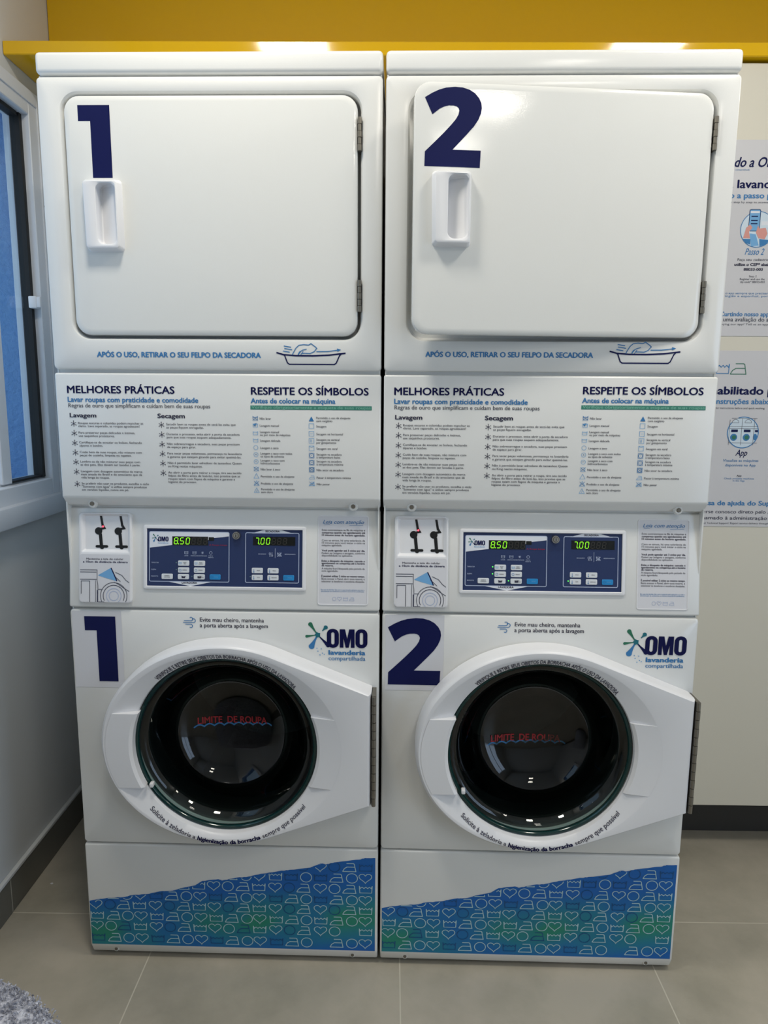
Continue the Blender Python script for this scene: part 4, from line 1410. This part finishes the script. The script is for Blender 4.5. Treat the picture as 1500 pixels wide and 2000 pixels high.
# second stack: copies of every part, then its own number, open door and lit lamps
def copy_tree(o, parent, table):
    c = o.copy()
    COL.objects.link(c)
    if parent:
        c.parent = parent
    table[o] = c
    for ch in list(o.children):
        copy_tree(ch, c, table)
    return c
T = {}
root2 = copy_tree(root1, None, T)
root2.location = (0.3445, 0, 0)
tag(root2, 'white stacked washer and dryer numbered 2, dryer door ajar, beside the cabinet', 'washing machine', 'stacked washer dryers')
door2 = T[P1['dryer_door']]
door2.rotation_euler.z = math.radians(6.0)
for key in ('one_a', 'one_b'):
    o = T[P1[key]]
    par = o.parent
    bpy.data.objects.remove(o)
    g = G()
    if key == 'one_a':
        g.poly(two_poly(-0.5685, -0.4605, 1.7585, 1.8960)[::-1], lambda u, v, e: (u, -0.0016-e, v), 'navy')
        part(g, 'number_decal', par, 'large navy figure 2', smooth=0)
    else:
        g.rect(-0.3345, -0.2065, 0.6865, 0.8650-0.006, front, 'film', 0.0004)
        g.poly(two_poly(-0.3290, -0.2130, 0.7005, 0.8500)[::-1], front, 'navy', 0.0009)
        part(g, 'number_decal', par, 'white sticker with large navy figure 2', smooth=0)
for key, dx, dz in (('lint_notice', -0.0085, 0.004), ('tray', -0.0080, 0.0065), ('print_a', -0.004, 0.001), ('print_b', -0.003, 0.0055), ('brand_logo', 0.003, -0.005), ('door_notice', -0.001, 0)):
    o = T[P1[key]]; o.location.x += dx; o.location.z += dz
o = T[P1['limit']]; o.location = (0.006, 0, -0.031)
for l in P1['lamps'][:4]:
    o = T[l]; o.data = o.data.copy(); o.data.materials.clear(); o.data.materials.append(M['led_green']); o['label'] = 'small lit green lamp'

# ------------------------------------------------------------------ posters on the cabinet
PY = 0.4485
pm = lambda u, v, e: (u, PY-e, v)
def board(name, z0, z1, label):
    r = empty(name, (0, 0, 0), ROOM_ROT)
    tag(r, label, 'poster', 'posters on the cabinet')
    g = G(); g.box(0.728, 1.33, PY, 0.4499, z0, z1, 'poster', 0.0004, 1); g.build('board', r)
    return r
E_ = 0.0005
pr = board('poster', 1.4935, 1.9800, 'grey printed poster with a phone drawing, upper of two on the cabinet')
g = G()
text(g, pm, 'Bem-vindo a OMO', 0.8901, 1.9149, 0.0235, 'navy', x1=0.9717, off=0.016, anchor=('Bem-vin', 'do a O'), shear=0.3, e=E_)
text(g, pm, 'compartilhada', 0.893, 1.9060, 0.0040, 'blue', x1=0.929, e=E_, off=0.0)
part(g, 'poster_print', pr, smooth=0); g = G()
text(g, pm, 'Nossa lavanderia é para você', 0.9016, 1.8638, 0.0200, 'navy', x1=0.9663, off=0.020, anchor=('Nossa ', 'lavan'), e=E_)
text(g, pm, 'Veja o passo a passo para usar', 0.9029, 1.8392, 0.0135, 'blue', x1=0.9714, off=0.020, anchor=('Veja o passo ', 'a passo'), e=E_)
text(g, pm, 'See the step by step to access the laundry', 0.8947, 1.8271, 0.0050, 'grey_ink', x1=0.9829, anchor=('See the ', 'step by step to access'), e=E_, off=0.0)
part(g, 'poster_print', pr, smooth=0); g = G()
text(g, pm, 'Passo 2', 0.9345, 1.7001, 0.0160, 'blue', x1=0.9841, shear=0.35, e=E_, off=0.008)
text(g, pm, 'Faça seu cadastro e', 0.9169, 1.6846, 0.0066, 'grey_ink', x1=0.996, anchor=('', 'Faça seu cadastro'), e=E_, off=0.004)
text(g, pm, 'utilize o CEP* abaixo', 0.9100, 1.6724, 0.0066, 'dark_ink', x1=0.9971, anchor=('', 'utilize o CEP* abai'), e=E_, off=0.030)
text(g, pm, '88033-003', 0.9351, 1.6602, 0.0066, 'dark_ink', x1=0.9842, e=E_, off=0.030)
text(g, pm, 'Step 2', 0.9497, 1.6438, 0.0048, 'grey_ink', x1=0.9702, e=E_, off=0.0)
text(g, pm, 'Register and use the', 0.9268, 1.6366, 0.0050, 'grey_ink', x1=0.9913, e=E_, off=0.006)
text(g, pm, 'zip code* 88033-003', 0.9283, 1.6295, 0.0050, 'grey_ink', x1=0.992, e=E_, off=0.006)
part(g, 'poster_print', pr, smooth=0); g = G()
text(g, pm, 'Você poderá consultar o app sempre que precisar, está disponível', 0.8925, 1.6009, 0.0050, 'blue', x1=1.0037, anchor=('Você poderá consultar ', 'o app sempre que precisar'), e=E_, off=0.0)
text(g, pm, 'em português, inglês e espanhol, por um técnico', 0.8922, 1.5937, 0.0050, 'blue', x1=1.0043, anchor=('em português, ', 'inglês e espanhol, por'), e=E_, off=0.0)
part(g, 'poster_print', pr, smooth=0); g = G()
text(g, pm, 'Curtindo nosso app?', 0.8948, 1.5450, 0.0110, 'blue', x1=0.9834, anchor=('C', 'urtindo nosso'), e=E_, off=0.018)
text(g, pm, 'Deixe uma avaliação do app', 0.8923, 1.5314, 0.0108, 'grey_ink', x1=0.9787, anchor=('Deixe ', 'uma avaliação'), e=E_, off=0.010)
text(g, pm, 'Enjoying our app? Tell us an app review', 0.8922, 1.5218, 0.0050, 'grey_ink', x1=1.0109, anchor=('Enjo', 'ying our app? Tell us an app'), e=E_, off=0.0)
part(g, 'poster_print', pr, smooth=0)
g = G()                                               # phone in a round picture
cx, cz, R_ = 0.9622, 1.7628, 0.0440
g.disc(cx, cz, R_, pm, 'poster_pale', 0.0004, 40)
g.ring(cx, cz, R_, 0.0018, pm, 'blue', E_, 48)
g.poly(rr(cx-0.024, cx+0.004, cz-0.004, cz+0.049, 0.004, 3), pm, 'sky', 0.0006)
g.line(rr(cx-0.024, cx+0.004, cz-0.004, cz+0.049, 0.004, 3), 0.0014, pm, 'navy', 0.0007, True)
g.rect(cx-0.0215, cx+0.0015, cz+0.040, cz+0.045, pm, 'white_ink', 0.0007)
for z in (cz+0.032, cz+0.022, cz+0.014): g.line([(cx-0.019, z), (cx-0.002, z)], 0.0024, pm, 'navy', 0.0007)
g.poly([(cx-0.036, cz-0.022), (cx-0.030, cz+0.004), (cx-0.020, cz+0.012), (cx-0.014, cz+0.004), (cx-0.022, cz-0.006), (cx-0.018, cz-0.022)], pm, 'skin', 0.0008)
g.poly([(cx-0.004, cz-0.008), (cx+0.0, cz+0.010), (cx+0.004, cz+0.002), (cx+0.020, cz+0.004), (cx+0.026, cz-0.010), (cx+0.020, cz-0.024), (cx+0.004, cz-0.022)], pm, 'skin', 0.0008)
g.poly([(cx-0.020, cz-0.010), (cx-0.004, cz-0.012), (cx+0.006, cz-0.040), (cx-0.014, cz-0.042)], pm, 'sky', 0.0007)
g.poly([(cx-0.036, cz-0.024), (cx-0.017, cz-0.024), (cx-0.016, cz-0.038), (cx-0.027, cz-0.034)], pm, 'blue', 0.0007)
g.poly([(cx+0.006, cz-0.024), (cx+0.034, cz-0.026), (cx+0.022, cz-0.038), (cx+0.008, cz-0.042)], pm, 'blue', 0.0007)
g.rect(cx+0.008, cx+0.036, cz+0.010, cz+0.020, pm, 'white_ink', 0.0006)
part(g, 'poster_picture', pr, 'round drawing of hands holding a phone', smooth=0)
pr = board('poster', 0.9815, 1.4565, 'grey printed poster with a machine drawing, lower of two on the cabinet')
g = G()
for k_, x_, s_, m_ in (('o', 0.80, 0.036, 'blue'), ('h', 0.85, 0.036, 'blue'), ('t', 0.9015, 0.034, 'blue'), ('i', 0.9430, 0.038, 'leaf')):
    laundry_icon(g, k_, x_, 1.4085, s_, 0.0020, pm, m_, E_)
part(g, 'poster_print', pr, smooth=0); g = G()
text(g, pm, 'Não habilitado para usar?', 0.8935, 1.3416, 0.0205, 'navy', x1=1.0136, off=0.024, anchor=('Não h', 'abilitado'), e=E_)
text(g, pm, 'Siga as instruções abaixo', 0.8919, 1.3162, 0.0140, 'blue', x1=0.9774, off=0.018, anchor=('Siga as i', 'nstruções'), e=E_)
text(g, pm, 'Follow these steps for instructions before and quick washing', 0.8930, 1.3027, 0.0052, 'grey_ink', x1=1.0217, e=E_, off=0.0, anchor=('Follow these steps f', 'or instructions before and quick washing'))
part(g, 'poster_print', pr, smooth=0); g = G()
text(g, pm, 'App', 0.9540, 1.1774, 0.0165, 'navy', x1=0.9859, off=0.012, shear=0.35, e=E_)
text(g, pm, 'Visualize as máquinas', 0.9218, 1.1609, 0.0072, 'blue', x1=1.0178, e=E_, off=0.004)
text(g, pm, 'disponíveis no App', 0.9290, 1.1481, 0.0072, 'blue', x1=1.0113, e=E_, off=0.004)
part(g, 'poster_print', pr, smooth=0); g = G()
text(g, pm, 'App', 0.9624, 1.1206, 0.0046, 'grey_ink', x1=0.9756, e=E_, off=0.02)
text(g, pm, 'Check available machines', 0.9288, 1.1126, 0.0050, 'blue', x1=1.0099, e=E_, off=0.0)
text(g, pm, 'in the App', 0.9529, 1.1066, 0.0050, 'blue', x1=0.9854, e=E_, off=0.0)
part(g, 'poster_print', pr, smooth=0); g = G()
text(g, pm, 'Precisa de ajuda do Suporte?', 0.8915, 1.0413, 0.0125, 'blue', x1=1.0208, off=0.022, anchor=('Preci', 'sa de ajuda do'), e=E_)
text(g, pm, 'Converse conosco direto pelo App', 0.8871, 1.0187, 0.0095, 'dark_ink', x1=1.0505, off=0.006, anchor=('Conve', 'rse conosco direto pelo'), e=E_)
text(g, pm, 'ou abra chamado à administração', 0.8777, 1.0013, 0.0095, 'dark_ink', x1=1.0552, off=0.006, anchor=('ou abra c', 'hamado à administração'), e=E_)
text(g, pm, 'Need Technical Support? Report service delivery through the app', 0.8771, 0.9887, 0.0050, 'grey_ink', x1=1.0597, off=0.0, anchor=('N', 'eed Technical Support? Report service delivery through'), e=E_)
part(g, 'poster_print', pr, smooth=0)
g = G()
cx, cz, R_ = 0.9692, 1.2400, 0.0415
g.disc(cx, cz, R_, pm, 'poster_pale', 0.0004, 40)
g.ring(cx, cz, R_, 0.0024, pm, 'blue', E_, 48, -PI*1.22, PI*0.62)
inside = lambda p: math.hypot(p[0]-cx, p[1]-cz) < R_
for x in (cx-0.037, cx-0.004, cx+0.029):
    g.line(dense([(x, cz+0.038), (x, cz-0.034)], False, 0.004), 0.0010, pm, 'grey_ink', 0.0006, False, lambda p: math.hypot(p[0]-cx, p[1]-cz) < R_+0.011 and p[0] < cx+0.04)
for z in (cz+0.038, cz+0.016, cz+0.010, cz-0.028):
    g.line(dense([(cx-0.037, z), (cx+0.040, z)], False, 0.004), 0.0010, pm, 'grey_ink', 0.0006, False, lambda p: math.hypot(p[0]-cx, p[1]-cz) < R_+0.011)
for x in (cx-0.022, cx+0.012):
    g.ring(x, cz+0.026, 0.009, 0.0010, pm, 'grey_ink', 0.0006, 20, 0, PI)
    g.line([(x-0.009, cz+0.026), (x+0.009, cz+0.026)], 0.0010, pm, 'grey_ink', 0.0006)
    g.rect(x-0.010, x+0.008, cz+0.001, cz+0.008, pm, 'navy', 0.0006)
    g.disc(x-0.002, cz-0.013, 0.0095, pm, 'blue', 0.0006, 20); g.disc(x-0.001, cz-0.013, 0.0058, pm, 'leaf', 0.0008, 16)
g.rect(cx+0.032, cx+0.040, cz+0.001, cz+0.007, pm, 'navy', 0.0006)
g.disc(cx+0.0335, cz-0.012, 0.0055, pm, 'blue', 0.0006, 16, ry=0.009)
part(g, 'poster_picture', pr, 'round drawing of stacked machines', smooth=0)

# ------------------------------------------------------------------ grey pouf in the near left corner
def pouf():
    root = empty('pouf', (-0.642, -0.836, 0))
    tag(root, 'round grey boucle pouf at the near left corner below the window', 'pouf')
    prof = [(0.235, 0.02), (0.262, 0.035), (0.276, 0.08), (0.280, 0.20), (0.281, 0.36), (0.2805, 0.405), (0.276, 0.430), (0.266, 0.444), (0.25, 0.450), (0.2, 0.455), (0.12, 0.459), (0.02, 0.460)]
    n = 120
    rnd = random.Random(5)
    g = G()
    g.loft([[(r*math.cos(2*PI*i/n)+rnd.uniform(-.0016, .0016), r*math.sin(2*PI*i/n)+rnd.uniform(-.0016, .0016), z+rnd.uniform(-.0012, .0012)) for i in range(n)] for r, z in [(a*1.075, b+0.006 if b > 0.1 else b) for a, b in prof]], 'boucle', cap0=True, cap1=True)
    g.build('upholstery', root, smooth=80)
    # loose curls of the fabric along the visible top edge and seat
    g = G()
    for k in range(5200):
        a = rnd.uniform(0.1, 2.2); t = rnd.random()
        r = 0.302-0.11*t*t
        z = 0.459 if r < 0.27 else 0.458-0.0006*((r-0.27)*1000)**1.25*0.35
        if r > 0.293: z = rnd.uniform(0.408, 0.440)
        p = Vector((r*math.cos(a), r*math.sin(a), z))
        d = Vector((rnd.uniform(-1, 1), rnd.uniform(-1, 1), rnd.uniform(-.2, .6))).normalized()
        e = Vector((rnd.uniform(-1, 1), rnd.uniform(-1, 1), rnd.uniform(-1, 1))).cross(d).normalized()
        L = rnd.uniform(.003, .006); w = rnd.uniform(.0011, .0019)
        q = p+d*L+Vector((0, 0, .001))
        g.add([p-e*w, p+e*w, q+e*w*.6+Vector((0, 0, -.001)), (p+q)/2+Vector((0, 0, .0022))], [(0, 1, 3), (1, 2, 3), (2, 0, 3)], 'boucle')
    o = g.build('fabric_curls', root, smooth=80); o['kind'] = 'stuff'
pouf()

# ------------------------------------------------------------------ a scrap on the floor
g = G()
g.poly([(-0.0035, -0.002), (0.003, -0.003), (0.004, 0.001), (0.001, 0.0035), (-0.003, 0.002)], lambda u, v, e: (u, v, e+0.0008), 'film', 0)
g.poly([(-0.0035, -0.002), (0.003, -0.003), (0.004, 0.001), (0.001, 0.0035), (-0.003, 0.002)][::-1], lambda u, v, e: (u, v, e), 'film', 0)
P5 = [(-0.0035, -0.002), (0.003, -0.003), (0.004, 0.001), (0.001, 0.0035), (-0.003, 0.002)]
g.add([(a, b, z) for z in (0, 0.0008) for a, b in P5], [(i, (i+1) % 5, 5+(i+1) % 5, 5+i) for i in range(5)], 'film')
o = g.build('paper_scrap', loc=(-0.9072, 0.2518, 0.0002), smooth=0)
tag(o, 'tiny white scrap lying on the floor between skirting and machine 1', 'scrap')
